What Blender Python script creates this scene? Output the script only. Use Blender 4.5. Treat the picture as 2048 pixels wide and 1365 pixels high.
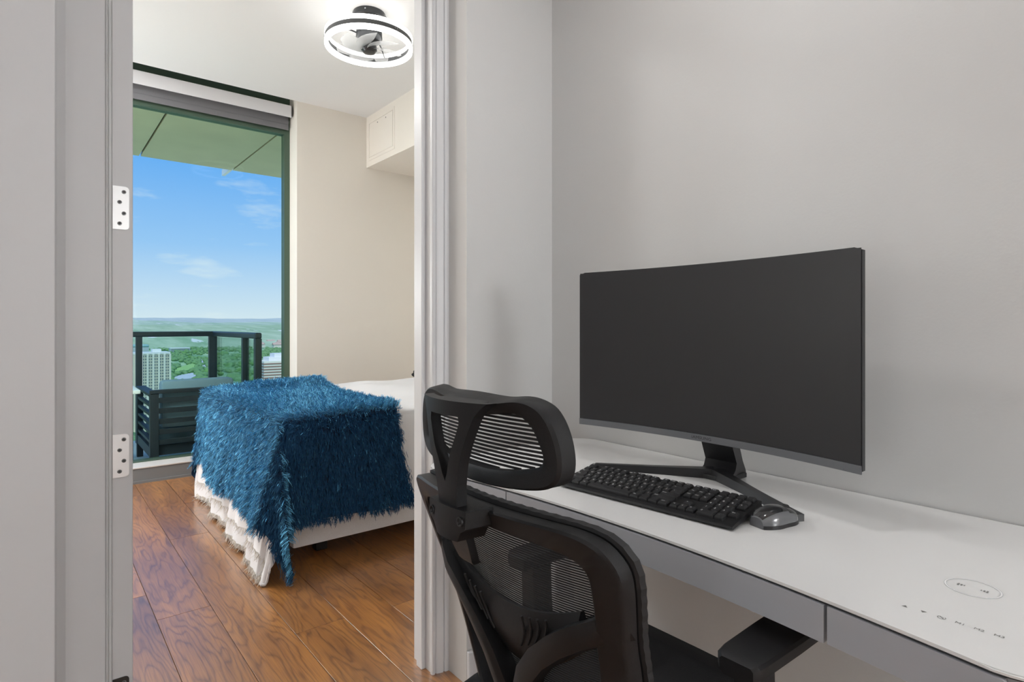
import bpy, bmesh, math, random
import numpy as np
from mathutils import Vector, Matrix

for o in list(bpy.data.objects):
    bpy.data.objects.remove(o, do_unlink=True)
SC = bpy.context.scene
COL = SC.collection
random.seed(7)
RNG = np.random.default_rng(7)

# ------------------------------------------------------------------ camera
FPX, HZN, HCAM = 1174.58, 650.34, 1.17
YAW = math.atan((1024 - 68.35) / FPX)
CC, SS = math.cos(YAW), math.sin(YAW)
cam_d = bpy.data.cameras.new('camera')
cam_d.sensor_width = 36.0
cam_d.lens = 36.0 * FPX / 2048
cam_d.shift_y = -(682.5 - HZN) / 2048
cam_d.clip_start = 0.02
cam_d.clip_end = 40000
cam = bpy.data.objects.new('camera', cam_d)
cam.location = (0, 0, HCAM)
cam.rotation_euler = (math.pi / 2, 0, -YAW)
COL.objects.link(cam)
SC.camera = cam

# ------------------------------------------------------------------ view
SC.view_settings.view_transform = 'Standard'
SC.view_settings.look = 'None'
SC.view_settings.exposure = 0.0
SC.view_settings.gamma = 1.0
SC.view_settings.use_curve_mapping = False

# ------------------------------------------------------------------ world / sun
def lin(r, g, b):
    f = lambda c: ((c / 255 + 0.055) / 1.055) ** 2.4 if c > 10 else c / 255 / 12.92
    return (f(r), f(g), f(b), 1.0)

W = bpy.data.worlds.new('sky')
SC.world = W
W.use_nodes = True
nt = W.node_tree
nt.nodes.clear()
tc = nt.nodes.new('ShaderNodeTexCoord')
sep = nt.nodes.new('ShaderNodeSeparateXYZ')
nt.links.new(tc.outputs['Generated'], sep.inputs[0])
ramp = nt.nodes.new('ShaderNodeValToRGB')
cr = ramp.color_ramp
cr.elements[0].position = 0.0
cr.elements[0].color = lin(226, 236, 250)
cr.elements[1].position = 1.0
cr.elements[1].color = lin(52, 110, 215)
for p, c in ((0.045, (205, 225, 252)), (0.12, (160, 203, 255)), (0.24, (112, 178, 254)), (0.5, (75, 145, 240))):
    e = cr.elements.new(p)
    e.color = lin(*c)
nt.links.new(sep.outputs['Z'], ramp.inputs[0])
mp = nt.nodes.new('ShaderNodeMapping')
mp.inputs['Scale'].default_value = (4.0, 4.0, 17.0)
mp.inputs['Location'].default_value = (0.3, 1.7, 0.2)
nt.links.new(tc.outputs['Generated'], mp.inputs[0])
nz = nt.nodes.new('ShaderNodeTexNoise')
nz.inputs['Scale'].default_value = 1.6
nz.inputs['Detail'].default_value = 8
nz.inputs['Roughness'].default_value = 0.58
nt.links.new(mp.outputs[0], nz.inputs[0])
cl = nt.nodes.new('ShaderNodeMapRange')
cl.inputs['From Min'].default_value = 0.56
cl.inputs['From Max'].default_value = 0.78
cl.inputs['To Max'].default_value = 0.6
nt.links.new(nz.outputs[0], cl.inputs[0])
mixc = nt.nodes.new('ShaderNodeMix')
mixc.data_type = 'RGBA'
nt.links.new(cl.outputs[0], mixc.inputs[0])
nt.links.new(ramp.outputs[0], mixc.inputs[6])
mixc.inputs[7].default_value = lin(244, 247, 252)
bg = nt.nodes.new('ShaderNodeBackground')
bg.inputs['Strength'].default_value = 1.0
nt.links.new(mixc.outputs[2], bg.inputs[0])
wo = nt.nodes.new('ShaderNodeOutputWorld')
nt.links.new(bg.outputs[0], wo.inputs[0])

sun_d = bpy.data.lights.new('sun', 'SUN')
sun_d.energy = 2.4
sun_d.angle = 0.01
sun_d.color = (1.0, 0.96, 0.9)
sun = bpy.data.objects.new('sun', sun_d)
sun.rotation_euler = Vector((0.25, 0.62, -0.95)).to_track_quat('-Z', 'Y').to_euler()
sun.location = (0, -20, 60)
COL.objects.link(sun)

# ------------------------------------------------------------------ pixel helpers (directions only)
def ray(x, y):
    u = (x - 1024) / FPX
    return np.array([CC * u + SS, -SS * u + CC, (HZN - y) / FPX])
def atZ(x, y, z):
    r = ray(x, y)
    return r * ((z - HCAM) / r[2]) + [0, 0, HCAM]
def atY(x, y, Y):
    r = ray(x, y)
    return r * (Y / r[1]) + [0, 0, HCAM]

# ------------------------------------------------------------------ materials
MATS = {}
def mat(name, color, rough=0.6, metal=0.0, noise=0.0, nscale=8.0, bump=0.0, bscale=200.0, spec=0.5,
        emit=None, estr=0.0, coat=0.0, sheen=0.0, stretch=None):
    m = bpy.data.materials.new(name)
    m.use_nodes = True
    t = m.node_tree
    p = t.nodes['Principled BSDF']
    c = color if len(color) == 4 else (*color, 1)
    p.inputs['Base Color'].default_value = c
    p.inputs['Roughness'].default_value = rough
    p.inputs['Metallic'].default_value = metal
    p.inputs['Specular IOR Level'].default_value = spec
    p.inputs['Coat Weight'].default_value = coat
    p.inputs['Sheen Weight'].default_value = sheen
    if emit:
        p.inputs['Emission Color'].default_value = emit
        p.inputs['Emission Strength'].default_value = estr
    co = t.nodes.new('ShaderNodeTexCoord')
    src = co.outputs['Object']
    if stretch:
        mm = t.nodes.new('ShaderNodeMapping')
        mm.inputs['Scale'].default_value = stretch
        t.links.new(src, mm.inputs[0])
        src = mm.outputs[0]
    if noise:
        n = t.nodes.new('ShaderNodeTexNoise')
        n.inputs['Scale'].default_value = nscale
        n.inputs['Detail'].default_value = 5
        t.links.new(src, n.inputs[0])
        h = t.nodes.new('ShaderNodeMix')
        h.data_type = 'RGBA'
        h.inputs[6].default_value = tuple(max(0, v * (1 - noise)) for v in c[:3]) + (1,)
        h.inputs[7].default_value = tuple(min(1, v * (1 + noise)) for v in c[:3]) + (1,)
        t.links.new(n.outputs[0], h.inputs[0])
        t.links.new(h.outputs[2], p.inputs['Base Color'])
    if bump:
        n2 = t.nodes.new('ShaderNodeTexNoise')
        n2.inputs['Scale'].default_value = bscale
        n2.inputs['Detail'].default_value = 3
        t.links.new(src, n2.inputs[0])
        b = t.nodes.new('ShaderNodeBump')
        b.inputs['Strength'].default_value = bump
        b.inputs['Distance'].default_value = 0.002
        t.links.new(n2.outputs[0], b.inputs['Height'])
        t.links.new(b.outputs[0], p.inputs['Normal'])
    MATS[name] = m
    return m

def wood_mat(name):
    m = bpy.data.materials.new(name)
    m.use_nodes = True
    t = m.node_tree
    p = t.nodes['Principled BSDF']
    co = t.nodes.new('ShaderNodeTexCoord')
    oi = t.nodes.new('ShaderNodeObjectInfo')
    # every plank gets its own piece of the figure
    off = t.nodes.new('ShaderNodeMath'); off.operation = 'MULTIPLY'
    off.inputs[1].default_value = 37.0
    t.links.new(oi.outputs['Random'], off.inputs[0])
    comb = t.nodes.new('ShaderNodeCombineXYZ')
    t.links.new(off.outputs[0], comb.inputs[0])
    t.links.new(off.outputs[0], comb.inputs[1])
    add = t.nodes.new('ShaderNodeVectorMath'); add.operation = 'ADD'
    t.links.new(co.outputs['Object'], add.inputs[0])
    t.links.new(comb.outputs[0], add.inputs[1])
    mp1 = t.nodes.new('ShaderNodeMapping')
    mp1.inputs['Scale'].default_value = (6.5, 1.0, 1)
    t.links.new(add.outputs[0], mp1.inputs[0])
    warp = t.nodes.new('ShaderNodeTexNoise')
    warp.inputs['Scale'].default_value = 1.0
    warp.inputs['Detail'].default_value = 3.5
    warp.inputs['Roughness'].default_value = 0.45
    t.links.new(mp1.outputs[0], warp.inputs[0])
    # contour lines of a smooth field = cathedral grain
    k = t.nodes.new('ShaderNodeMath'); k.operation = 'MULTIPLY'; k.inputs[1].default_value = 38.0
    t.links.new(warp.outputs[0], k.inputs[0])
    fr = t.nodes.new('ShaderNodeMath'); fr.operation = 'PINGPONG'; fr.inputs[1].default_value = 1.0
    t.links.new(k.outputs[0], fr.inputs[0])
    pw = t.nodes.new('ShaderNodeMath'); pw.operation = 'POWER'; pw.inputs[1].default_value = 3.0
    t.links.new(fr.outputs[0], pw.inputs[0])
    mp2 = t.nodes.new('ShaderNodeMapping')
    mp2.inputs['Scale'].default_value = (260, 6.0, 1)
    t.links.new(add.outputs[0], mp2.inputs[0])
    fine = t.nodes.new('ShaderNodeTexNoise')
    fine.inputs['Scale'].default_value = 1.0
    fine.inputs['Detail'].default_value = 4
    t.links.new(mp2.outputs[0], fine.inputs[0])
    mp3 = t.nodes.new('ShaderNodeMapping')
    mp3.inputs['Scale'].default_value = (9, 1.3, 1)
    t.links.new(add.outputs[0], mp3.inputs[0])
    broad = t.nodes.new('ShaderNodeTexNoise')
    broad.inputs['Scale'].default_value = 1.0
    broad.inputs['Detail'].default_value = 3
    t.links.new(mp3.outputs[0], broad.inputs[0])
    r1 = t.nodes.new('ShaderNodeValToRGB')
    r1.color_ramp.elements[0].position = 0.22
    r1.color_ramp.elements[0].color = lin(122, 74, 30)
    r1.color_ramp.elements[1].position = 0.78
    r1.color_ramp.elements[1].color = lin(188, 128, 58)
    t.links.new(broad.outputs[0], r1.inputs[0])
    dk = t.nodes.new('ShaderNodeMix'); dk.data_type = 'RGBA'; dk.blend_type = 'MULTIPLY'
    g = t.nodes.new('ShaderNodeMath'); g.operation = 'MULTIPLY'; g.inputs[1].default_value = 0.62
    t.links.new(pw.outputs[0], g.inputs[0])
    t.links.new(g.outputs[0], dk.inputs[0])
    t.links.new(r1.outputs[0], dk.inputs[6])
    dk.inputs[7].default_value = lin(120, 82, 60)
    dk2 = t.nodes.new('ShaderNodeMix'); dk2.data_type = 'RGBA'; dk2.blend_type = 'MULTIPLY'
    g2 = t.nodes.new('ShaderNodeMapRange')
    g2.inputs['From Min'].default_value = 0.45; g2.inputs['From Max'].default_value = 0.75
    g2.inputs['To Max'].default_value = 0.6
    t.links.new(fine.outputs[0], g2.inputs[0])
    t.links.new(g2.outputs[0], dk2.inputs[0])
    t.links.new(dk.outputs[2], dk2.inputs[6])
    dk2.inputs[7].default_value = lin(140, 104, 84)
    hs = t.nodes.new('ShaderNodeHueSaturation')
    v = t.nodes.new('ShaderNodeMapRange')
    v.inputs['To Min'].default_value = 0.98; v.inputs['To Max'].default_value = 1.18
    t.links.new(oi.outputs['Random'], v.inputs[0])
    t.links.new(v.outputs[0], hs.inputs['Value'])
    t.links.new(dk2.outputs[2], hs.inputs['Color'])
    t.links.new(hs.outputs[0], p.inputs['Base Color'])
    p.inputs['Roughness'].default_value = 0.38
    p.inputs['Specular IOR Level'].default_value = 0.8
    p.inputs['Coat Weight'].default_value = 1.0
    p.inputs['Coat Roughness'].default_value = 0.28
    p.inputs['Coat IOR'].default_value = 1.95
    MATS[name] = m
    return m

def glass_mat(name, tint, refl=0.06, rough=0.0):
    m = bpy.data.materials.new(name)
    m.use_nodes = True
    t = m.node_tree
    t.nodes.clear()
    tr = t.nodes.new('ShaderNodeBsdfTransparent')
    tr.inputs[0].default_value = (*tint, 1)
    gl = t.nodes.new('ShaderNodeBsdfGlossy')
    gl.inputs['Roughness'].default_value = rough
    fr = t.nodes.new('ShaderNodeFresnel')
    fr.inputs[0].default_value = 1.45
    mx = t.nodes.new('ShaderNodeMixShader')
    sc = t.nodes.new('ShaderNodeMath'); sc.operation = 'MULTIPLY'
    sc.inputs[1].default_value = refl / 0.04
    t.links.new(fr.outputs[0], sc.inputs[0])
    t.links.new(sc.outputs[0], mx.inputs[0])
    t.links.new(tr.outputs[0], mx.inputs[1])
    t.links.new(gl.outputs[0], mx.inputs[2])
    ou = t.nodes.new('ShaderNodeOutputMaterial')
    t.links.new(mx.outputs[0], ou.inputs[0])
    MATS[name] = m
    return m

mat('wall_grey', lin(206, 206, 205), 0.55, bump=0.12, bscale=160, noise=0.012, nscale=2)
mat('wall_beige', lin(236, 231, 222), 0.6, bump=0.1, bscale=160, noise=0.015, nscale=2)
mat('ceiling_white', lin(238, 238, 238), 0.8)
mat('trim_white', lin(214, 215, 217), 0.38)
mat('jamb_paint', lin(186, 186, 187), 0.4, noise=0.02, nscale=5, stretch=(1, 1, 0.2))
mat('satin_nickel', lin(226, 226, 226), 0.35, 0.55)
mat('screw_steel', lin(110, 110, 110), 0.35, 0.9)
mat('hinge_bronze', lin(48, 44, 42), 0.4, 0.6)
wood_mat('walnut_floor')
mat('subfloor', lin(40, 24, 14), 0.8)
mat('window_frame', lin(78, 98, 84), 0.4, 0.35)
mat('curb_grey', lin(120, 121, 122), 0.5)
mat('sill_metal', lin(222, 218, 215), 0.35, 0.2)
mat('shade_white', lin(225, 225, 228), 0.5)
mat('shade_fabric', lin(122, 122, 126), 0.85, noise=0.05, nscale=40, stretch=(1, 1, 12))
glass_mat('window_glass', (0.93, 0.985, 0.95), 0.004)
glass_mat('rail_glass', (0.90, 0.965, 0.945), 0.018)
mat('soffit_panel', lin(196, 192, 160), 0.45, 0.25, noise=0.12, nscale=3)
mat('joint_black', lin(30, 34, 28), 0.8)
mat('rail_metal', lin(46, 57, 64), 0.45, 0.3)
mat('deck', lin(196, 206, 206), 0.7, noise=0.06, nscale=3)
mat('sofa_frame', lin(30, 40, 50), 0.5)
mat('sofa_cushion', lin(112, 138, 156), 0.9)
mat('table_white', lin(225, 232, 236), 0.4)
mat('desk_white', lin(226, 226, 225), 0.16, coat=0.35)
mat('desk_grey', lin(166, 168, 173), 0.42)
mat('desk_dark', lin(60, 60, 62), 0.5)
mat('print_grey', lin(120, 120, 118), 0.5)
mat('print_light', lin(248, 248, 247), 0.3)
mat('desk_leg', lin(190, 190, 192), 0.4)
mat('black_plastic', lin(20, 20, 22), 0.48, spec=0.35, bump=0.25, bscale=1500)
mat('chair_plastic', lin(19, 19, 21), 0.46, spec=0.35, bump=0.3, bscale=1400, noise=0.08, nscale=300)
mat('chair_mesh', lin(26, 26, 28), 0.7)
mat('seat_fabric', lin(16, 16, 18), 0.95, bump=0.6, bscale=700)
mat('monitor_body', lin(36, 37, 39), 0.45)
mat('monitor_chin', lin(112, 114, 118), 0.35, 0.6)
mat('stand_black', lin(30, 30, 32), 0.38)
mat('logo_dark', lin(30, 30, 32), 0.5)
mat('key_black', lin(30, 30, 32), 0.45)
mat('legend_white', lin(235, 235, 235), 0.5)
mat('mouse_gloss', lin(34, 35, 37), 0.12, coat=0.6)
mat('mouse_shell', lin(96, 97, 100), 0.22, coat=0.4)
mat('chrome', lin(175, 178, 180), 0.12, 1.0)
mat('fan_gunmetal', lin(62, 64, 66), 0.3, 0.4)
mat('ring_grey', lin(92, 94, 95), 0.5)
mat('ring_glow', (1, 1, 1), 0.5, emit=(1.0, 0.985, 0.96, 1), estr=5.0)
def blade_material():
    m = bpy.data.materials.new('blade_clear')
    m.use_nodes = True
    t = m.node_tree
    t.nodes.clear()
    tr = t.nodes.new('ShaderNodeBsdfTransparent'); tr.inputs[0].default_value = (0.93, 0.94, 0.94, 1)
    df = t.nodes.new('ShaderNodeBsdfTranslucent'); df.inputs[0].default_value = (0.8, 0.8, 0.8, 1)
    gl = t.nodes.new('ShaderNodeBsdfGlossy'); gl.inputs['Roughness'].default_value = 0.15
    m1 = t.nodes.new('ShaderNodeMixShader'); m1.inputs[0].default_value = 0.30
    m2 = t.nodes.new('ShaderNodeMixShader'); m2.inputs[0].default_value = 0.04
    ou = t.nodes.new('ShaderNodeOutputMaterial')
    t.links.new(tr.outputs[0], m1.inputs[1]); t.links.new(df.outputs[0], m1.inputs[2])
    t.links.new(m1.outputs[0], m2.inputs[1]); t.links.new(gl.outputs[0], m2.inputs[2])
    t.links.new(m2.outputs[0], ou.inputs[0])
    MATS['blade_clear'] = m
blade_material()
mat('downlight_glow', (1, 1, 1), 0.5, emit=(1.0, 0.985, 0.965, 1), estr=8.0)
mat('bed_linen', lin(230, 231, 233), 0.9, noise=0.1, nscale=260, bump=0.5, bscale=500)
mat('quilt_white', lin(228, 228, 230), 0.9, noise=0.03, nscale=6, bump=0.3, bscale=120)
mat('fringe_cream', lin(214, 208, 198), 0.95)
mat('throw_base', lin(16, 44, 72), 0.95)
tp = mat('throw_pile', lin(22, 66, 104), 0.75, noise=0.4, nscale=60, sheen=1.0, spec=0.2)
tp.node_tree.nodes['Principled BSDF'].inputs['Sheen Roughness'].default_value = 0.3
tp.node_tree.nodes['Principled BSDF'].inputs['Sheen Tint'].default_value = (0.24, 0.68, 0.98, 1)
_t = tp.node_tree
_sh = _t.nodes.new('ShaderNodeBsdfSheen')
_sh.inputs['Color'].default_value = (0.15, 0.50, 0.80, 1)
_sh.inputs['Roughness'].default_value = 0.45
_ad = _t.nodes.new('ShaderNodeAddShader')
_out = [n for n in _t.nodes if n.type == 'OUTPUT_MATERIAL'][0]
_t.links.new(_t.nodes['Principled BSDF'].outputs[0], _ad.inputs[0])
_t.links.new(_sh.outputs[0], _ad.inputs[1])
_t.links.new(_ad.outputs[0], _out.inputs[0])
mat('bed_foot', lin(26, 24, 22), 0.5)
mat('cloth_black', lin(30, 28, 28), 0.8)

# ------------------------------------------------------------------ mesh helpers
def box(bm, x0, x1, y0, y1, z0, z1, bev=0.0):
    v = [bm.verts.new(p) for p in ((x0, y0, z0), (x1, y0, z0), (x1, y1, z0), (x0, y1, z0),
                                   (x0, y0, z1), (x1, y0, z1), (x1, y1, z1), (x0, y1, z1))]
    fs = [bm.faces.new([v[i] for i in f]) for f in ((3, 2, 1, 0), (4, 5, 6, 7), (0, 1, 5, 4), (1, 2, 6, 5), (2, 3, 7, 6), (3, 0, 4, 7))]
    if bev > 0:
        es = {e for f in fs for e in f.edges}
        bmesh.ops.bevel(bm, geom=list(es), offset=bev, segments=2, affect='EDGES', profile=0.5)
    return bm
def B(*a, bev=0.0):
    bm = bmesh.new()
    box(bm, *a, bev=bev)
    return bm
def prism(bm, pts, z0, z1):
    """vertical prism of a ccw plan polygon"""
    lo = [bm.verts.new((p[0], p[1], z0)) for p in pts]
    hi = [bm.verts.new((p[0], p[1], z1)) for p in pts]
    n = len(pts)
    bm.faces.new(hi)
    bm.faces.new(lo[::-1])
    for i in range(n):
        j = (i + 1) % n
        bm.faces.new((lo[i], lo[j], hi[j], hi[i]))
    return bm
def loft(bm, rings, closed_ring=True, cap=True, closed_path=False):
    R = [[bm.verts.new(tuple(p)) for p in r] for r in rings]
    n = len(R[0])
    m = len(R)
    for i in range(m if closed_path else m - 1):
        a, b = R[i], R[(i + 1) % m]
        for j in range(n if closed_ring else n - 1):
            k = (j + 1) % n
            bm.faces.new((a[j], a[k], b[k], b[j]))
    if cap and closed_ring and not closed_path:
        bm.faces.new(R[0][::-1])
        bm.faces.new(R[-1])
    return bm
def tube(bm, path, rad, seg=10, closed=False):
    P = [Vector(p) for p in path]
    rings = []
    n = len(P)
    for i, p in enumerate(P):
        a = P[(i - 1) % n] if (closed or i > 0) else P[i]
        b = P[(i + 1) % n] if (closed or i < n - 1) else P[i]
        t = (b - a).normalized()
        up = Vector((0, 0, 1)) if abs(t.z) < 0.95 else Vector((1, 0, 0))
        s = t.cross(up).normalized()
        u = s.cross(t)
        r = rad[i] if isinstance(rad, (list, tuple)) else rad
        rings.append([p + s * (r * math.cos(q)) + u * (r * math.sin(q)) for q in [2 * math.pi * k / seg for k in range(seg)]])
    return loft(bm, rings, closed_path=closed)
def lathe(bm, prof, c=(0, 0), seg=32):
    """prof = [(r, z)...]"""
    rings = [[(c[0] + r * math.cos(2 * math.pi * k / seg), c[1] + r * math.sin(2 * math.pi * k / seg), z) for k in range(seg)] for r, z in prof]
    return loft(bm, rings)
def from_arrays(name, V, F):
    me = bpy.data.meshes.new(name)
    V = np.asarray(V, dtype=np.float32)
    F = np.asarray(F, dtype=np.int32)
    n, k = F.shape
    me.vertices.add(len(V))
    me.vertices.foreach_set('co', V.ravel())
    me.loops.add(n * k)
    me.loops.foreach_set('vertex_index', F.ravel())
    me.polygons.add(n)
    me.polygons.foreach_set('loop_start', np.arange(0, n * k, k, dtype=np.int32))
    me.update(calc_edges=True)
    return me
def obj(name, bm, m, parent=None, smooth=False, kind=None, label=None):
    if isinstance(bm, bmesh.types.BMesh):
        bmesh.ops.recalc_face_normals(bm, faces=bm.faces)
        me = bpy.data.meshes.new(name)
        bm.to_mesh(me)
        bm.free()
    else:
        me = bm
    if smooth:
        me.polygons.foreach_set('use_smooth', [True] * len(me.polygons))
        if smooth == 'auto':
            try:
                me.set_sharp_from_angle(angle=math.radians(38))
            except Exception:
                pass
    mm = MATS[m] if isinstance(m, str) else m
    if len(me.materials) == 0:
        me.materials.append(mm)
    o = bpy.data.objects.new(name, me)
    COL.objects.link(o)
    if parent:
        o.parent = parent
        if parent.type == 'EMPTY' and not parent.get('_local'):
            o.location = -parent.location
    if kind:
        o['kind'] = kind
    if label:
        o['label'] = label
    return o
def sub(name, bm, m, parent, smooth=False, kind=None, label=None):
    """a piece of a mesh object whose own origin is the world's: no shift"""
    return obj(name, bm, m, parent, smooth, kind, label)
def thing(name, label, cat, loc=(0, 0, 0), group=None, rotz=None):
    o = bpy.data.objects.new(name, None)
    o.empty_display_size = 0.05
    o.location = loc
    COL.objects.link(o)
    o['label'] = label
    o['category'] = cat
    if group:
        o['group'] = group
    if rotz is not None:
        o.rotation_euler = (0, 0, rotz)
        o['_local'] = 1
    return o
def tag(o, label, cat, group=None):
    o['label'] = label
    o['category'] = cat
    if group:
        o['group'] = group
    return o
def struct(name, bm, m, smooth=False, label=None):
    return obj(name, bm, m, None, smooth, 'structure', label)
def text_mesh(body, size, extr=0.0):
    cu = bpy.data.curves.new('t', 'FONT')
    cu.body = body
    cu.size = size
    cu.align_x = 'CENTER'
    cu.align_y = 'CENTER'
    cu.extrude = extr
    cu.resolution_u = 2
    o = bpy.data.objects.new('t', cu)
    COL.objects.link(o)
    bpy.context.view_layer.update()
    me = bpy.data.meshes.new_from_object(o.evaluated_get(bpy.context.evaluated_depsgraph_get()))
    bpy.data.objects.remove(o)
    return me

# ================================================================== SETTING
XW, YE, XCR = 1.467, 1.572, 1.0887          # desk wall, niche end wall, return corner
YWIN = 5.096                                # plane of the window wall (room side)
CEIL = 3.10
YG = 5.30                                   # glass plane

# ---- floor with planks
floor = struct('floor', B(-1.6, 3.2, -2.5, 5.12, -0.16, -0.013), 'subfloor')
LANE = 0.195
joints = {0: [2.97], 1: [2.69], 2: [3.65], 3: [2.24, 4.34], 4: [3.35], 5: [2.207, 4.1], 6: [2.647, 4.6]}
rj = random.Random(3)
plank_mesh = {}
def plank(x0, y0, y1):
    g = 0.0011
    L = round(y1 - y0, 3)
    key = L
    if key not in plank_mesh:
        bm = B(-LANE / 2 + g, LANE / 2 - g, -L / 2 + g, L / 2 - g, -0.012, 0.0)
        top = [e for e in bm.edges if all(abs(v.co.z) < 1e-6 for v in e.verts)]
        bmesh.ops.bevel(bm, geom=top, offset=0.0005, segments=1, affect='EDGES')
        bmesh.ops.recalc_face_normals(bm, faces=bm.faces)
        me = bpy.data.meshes.new('plank')
        bm.to_mesh(me)
        bm.free()
        me.materials.append(MATS['walnut_floor'])
        plank_mesh[key] = me
    o = bpy.data.objects.new('plank', plank_mesh[key])
    o.location = (x0 + LANE / 2, (y0 + y1) / 2, 0)
    o.parent = floor
    COL.objects.link(o)
for k in range(-9, 15):
    x0 = 0.181 + k * LANE
    if x0 < -1.55 or x0 > 2.95:
        continue
    ys = 1.9 if x0 > 1.4 else -2.42
    cuts = list(joints.get(k, []))
    if not cuts:
        cuts = [round(rj.uniform(2.0, 3.6), 2)]
    y = min(cuts)
    while y > ys + 0.9:
        y -= round(rj.uniform(1.5, 2.1), 2)
        if y > ys:
            cuts.append(y)
    y = max(cuts)
    while y < YWIN - 0.8:
        y += round(rj.uniform(1.5, 2.1), 2)
        if y < YWIN:
            cuts.append(y)
    cuts = sorted([ys] + cuts + [YWIN - 0.004])
    for a, b in zip(cuts, cuts[1:]):
        if b - a > 0.05:
            plank(x0, a, b)

# ---- study shell
struct('wall_right', B(XW, 1.62, -2.5, 1.8, 0, 2.62), 'wall_grey')
struct('wall_end', B(XCR, XW, YE, 1.80, 0, 2.62), 'wall_grey')
struct('wall_doorway', B(1.047, XCR, 1.70, 1.80, 0, 2.40), 'wall_grey')
struct('wall_header', B(-1.6, 3.2, 1.69, 1.80, 2.40, 3.25), 'wall_grey')
struct('wall_back', B(-1.6, 1.62, -2.62, -2.5, 0, 2.62), 'wall_grey')
struct('wall_left', B(-1.72, -1.6, -2.62, 1.8, 0, 2.62), 'wall_grey')
ceil_s = struct('ceiling_study', B(-1.72, 1.62, -2.62, 1.69, 2.60, 2.75), 'ceiling_white')
# near door frame on the left (jamb that faces us), with its beads
mat('casing_paint', lin(198, 198, 199), 0.4)
struct('wall_near_left', B(-1.6, 0.0352, 1.618, 1.80, 0, 3.2, bev=0.002), 'casing_paint')
pl = [(0.0352, 1.630), (0.0385, 1.637), (0.0546, 1.658), (0.1284, 1.658), (0.1292, 1.6545), (0.1306, 1.658), (0.1338, 1.658), (0.1346, 1.6545), (0.1360, 1.658),
      (0.1402, 1.658), (0.1412, 1.6555), (0.1422, 1.6595), (0.1815, 1.6595), (0.183, 1.661), (0.183, 1.80), (0.0352, 1.80)]
jamb = struct('trim_1', prism(bmesh.new(), pl, 0, 3.2), 'jamb_paint')
def hinge(zc, m, label):
    bm = bmesh.new()
    r = 0.008
    x0, x1, z0, z1 = 0.1424, 0.1752, zc - 0.0508, zc + 0.0508
    pts = [(x0, z0)]
    for cx, cz, a0 in ((x1 - r, z0 + r, -90), (x1 - r, z1 - r, 0)):
        for k in range(5):
            a = math.radians(a0 + k * 22.5)
            pts.append((cx + r * math.cos(a), cz + r * math.sin(a)))
    pts.append((x0, z1))
    f = [bm.verts.new((p[0], 1.6575, p[1])) for p in pts]
    b = [bm.verts.new((p[0], 1.660, p[1])) for p in pts]
    bm.faces.new(f)
    bm.faces.new(b[::-1])
    for i in range(len(pts)):
        j = (i + 1) % len(pts)
        bm.faces.new((f[i], f[j], b[j], b[i]))
    h = sub('hinge_plate', bm, m, jamb, label=label)
    for sx, dz in ((0.1648, 0.0380), (0.1563, 0.0135), (0.1648, -0.0125), (0.1563, -0.0370)):
        s = bmesh.new()
        rings = []
        for rr, yy in ((0.0048, 1.6576), (0.0046, 1.6568), (0.0030, 1.6566), (0.0012, 1.6572)):
            rings.append([(sx + rr * math.cos(a), yy, zc + dz + rr * math.sin(a)) for a in [2 * math.pi * q / 12 for q in range(12)]])
        loft(s, rings)
        sub('screw', s, 'screw_steel', h)
        c = bmesh.new()
        box(c, sx - 0.0030, sx + 0.0030, 1.6563, 1.6570, zc + dz - 0.0006, zc + dz + 0.0006)
        box(c, sx - 0.0006, sx + 0.0006, 1.6563, 1.6570, zc + dz - 0.0030, zc + dz + 0.0030)
        sub('screw_slot', c, 'logo_dark', h)
hinge(1.4465, 'satin_nickel', 'satin nickel hinge leaf with four screws')
hinge(0.861, 'satin_nickel', 'satin nickel hinge leaf with four screws, scuffed')
hinge(0.286, 'hinge_bronze', 'dark hinge leaf near the floor')
# far door frame on the right
jr = struct('trim_2', B(1.0345, 1.047, 1.70, 1.815, 0, 2.40), 'trim_white')
sub('door_stop', B(1.0180, 1.0345, 1.737, 1.772, 0, 2.40, bev=0.002), 'trim_white', jr)
cas = [(1.0300, 1.700), (1.0300, 1.690), (1.0325, 1.6865), (1.0400, 1.6865), (1.0420, 1.6900), (1.0445, 1.6915), (1.0470, 1.6860), (1.0520, 1.6840), (1.0680, 1.6790),
       (1.0705, 1.6840), (1.0730, 1.6845), (1.0750, 1.6790), (1.0800, 1.6770), (1.0887, 1.6765), (1.0887, 1.700)]
struct('trim_3', prism(bmesh.new(), cas, 0, 2.46), 'trim_white')
struct('trim_4', B(0.183, 1.0345, 1.70, 1.80, 2.385, 2.40), 'trim_white')
struct('baseboard_right', B(XW - 0.014, XW, -2.5, YE, 0, 0.11, bev=0.003), 'trim_white')
struct('baseboard_end', B(XCR, XW - 0.014, YE - 0.014, YE, 0, 0.11, bev=0.003), 'trim_white')

# ---- bedroom shell
cb = bmesh.new()
box(cb, -1.2, 3.2, 1.80, YWIN, CEIL, CEIL + 0.3)
box(cb, -1.2, 3.2, YWIN, 5.42, CEIL + 0.19, CEIL + 0.3)
struct('ceiling', cb, 'ceiling_white')
wb = bmesh.new()
box(wb, 1.757, 3.2, YWIN, 5.42, 0, CEIL + 0.19)
struct('wall_window', wb, 'wall_beige')
struct('wall_window_far', B(-1.2, -0.95, YWIN, 5.42, 0, CEIL + 0.19), 'wall_beige')
struct('wall_bedroom_left', B(-1.32, -1.2, 1.80, 5.42, 0, CEIL + 0.3), 'wall_beige')
struct('wall_bedroom_right', B(3.05, 3.2, 1.80, YWIN, 0, CEIL), 'wall_beige')
struct('wall_bedroom_near', B(1.60, 3.2, 1.69, 1.80, 0, 2.40), 'wall_beige')
sof = struct('soffit', B(2.40, 3.05, 1.80, YWIN, 2.633, CEIL), 'wall_beige')
ap = bmesh.new()
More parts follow.
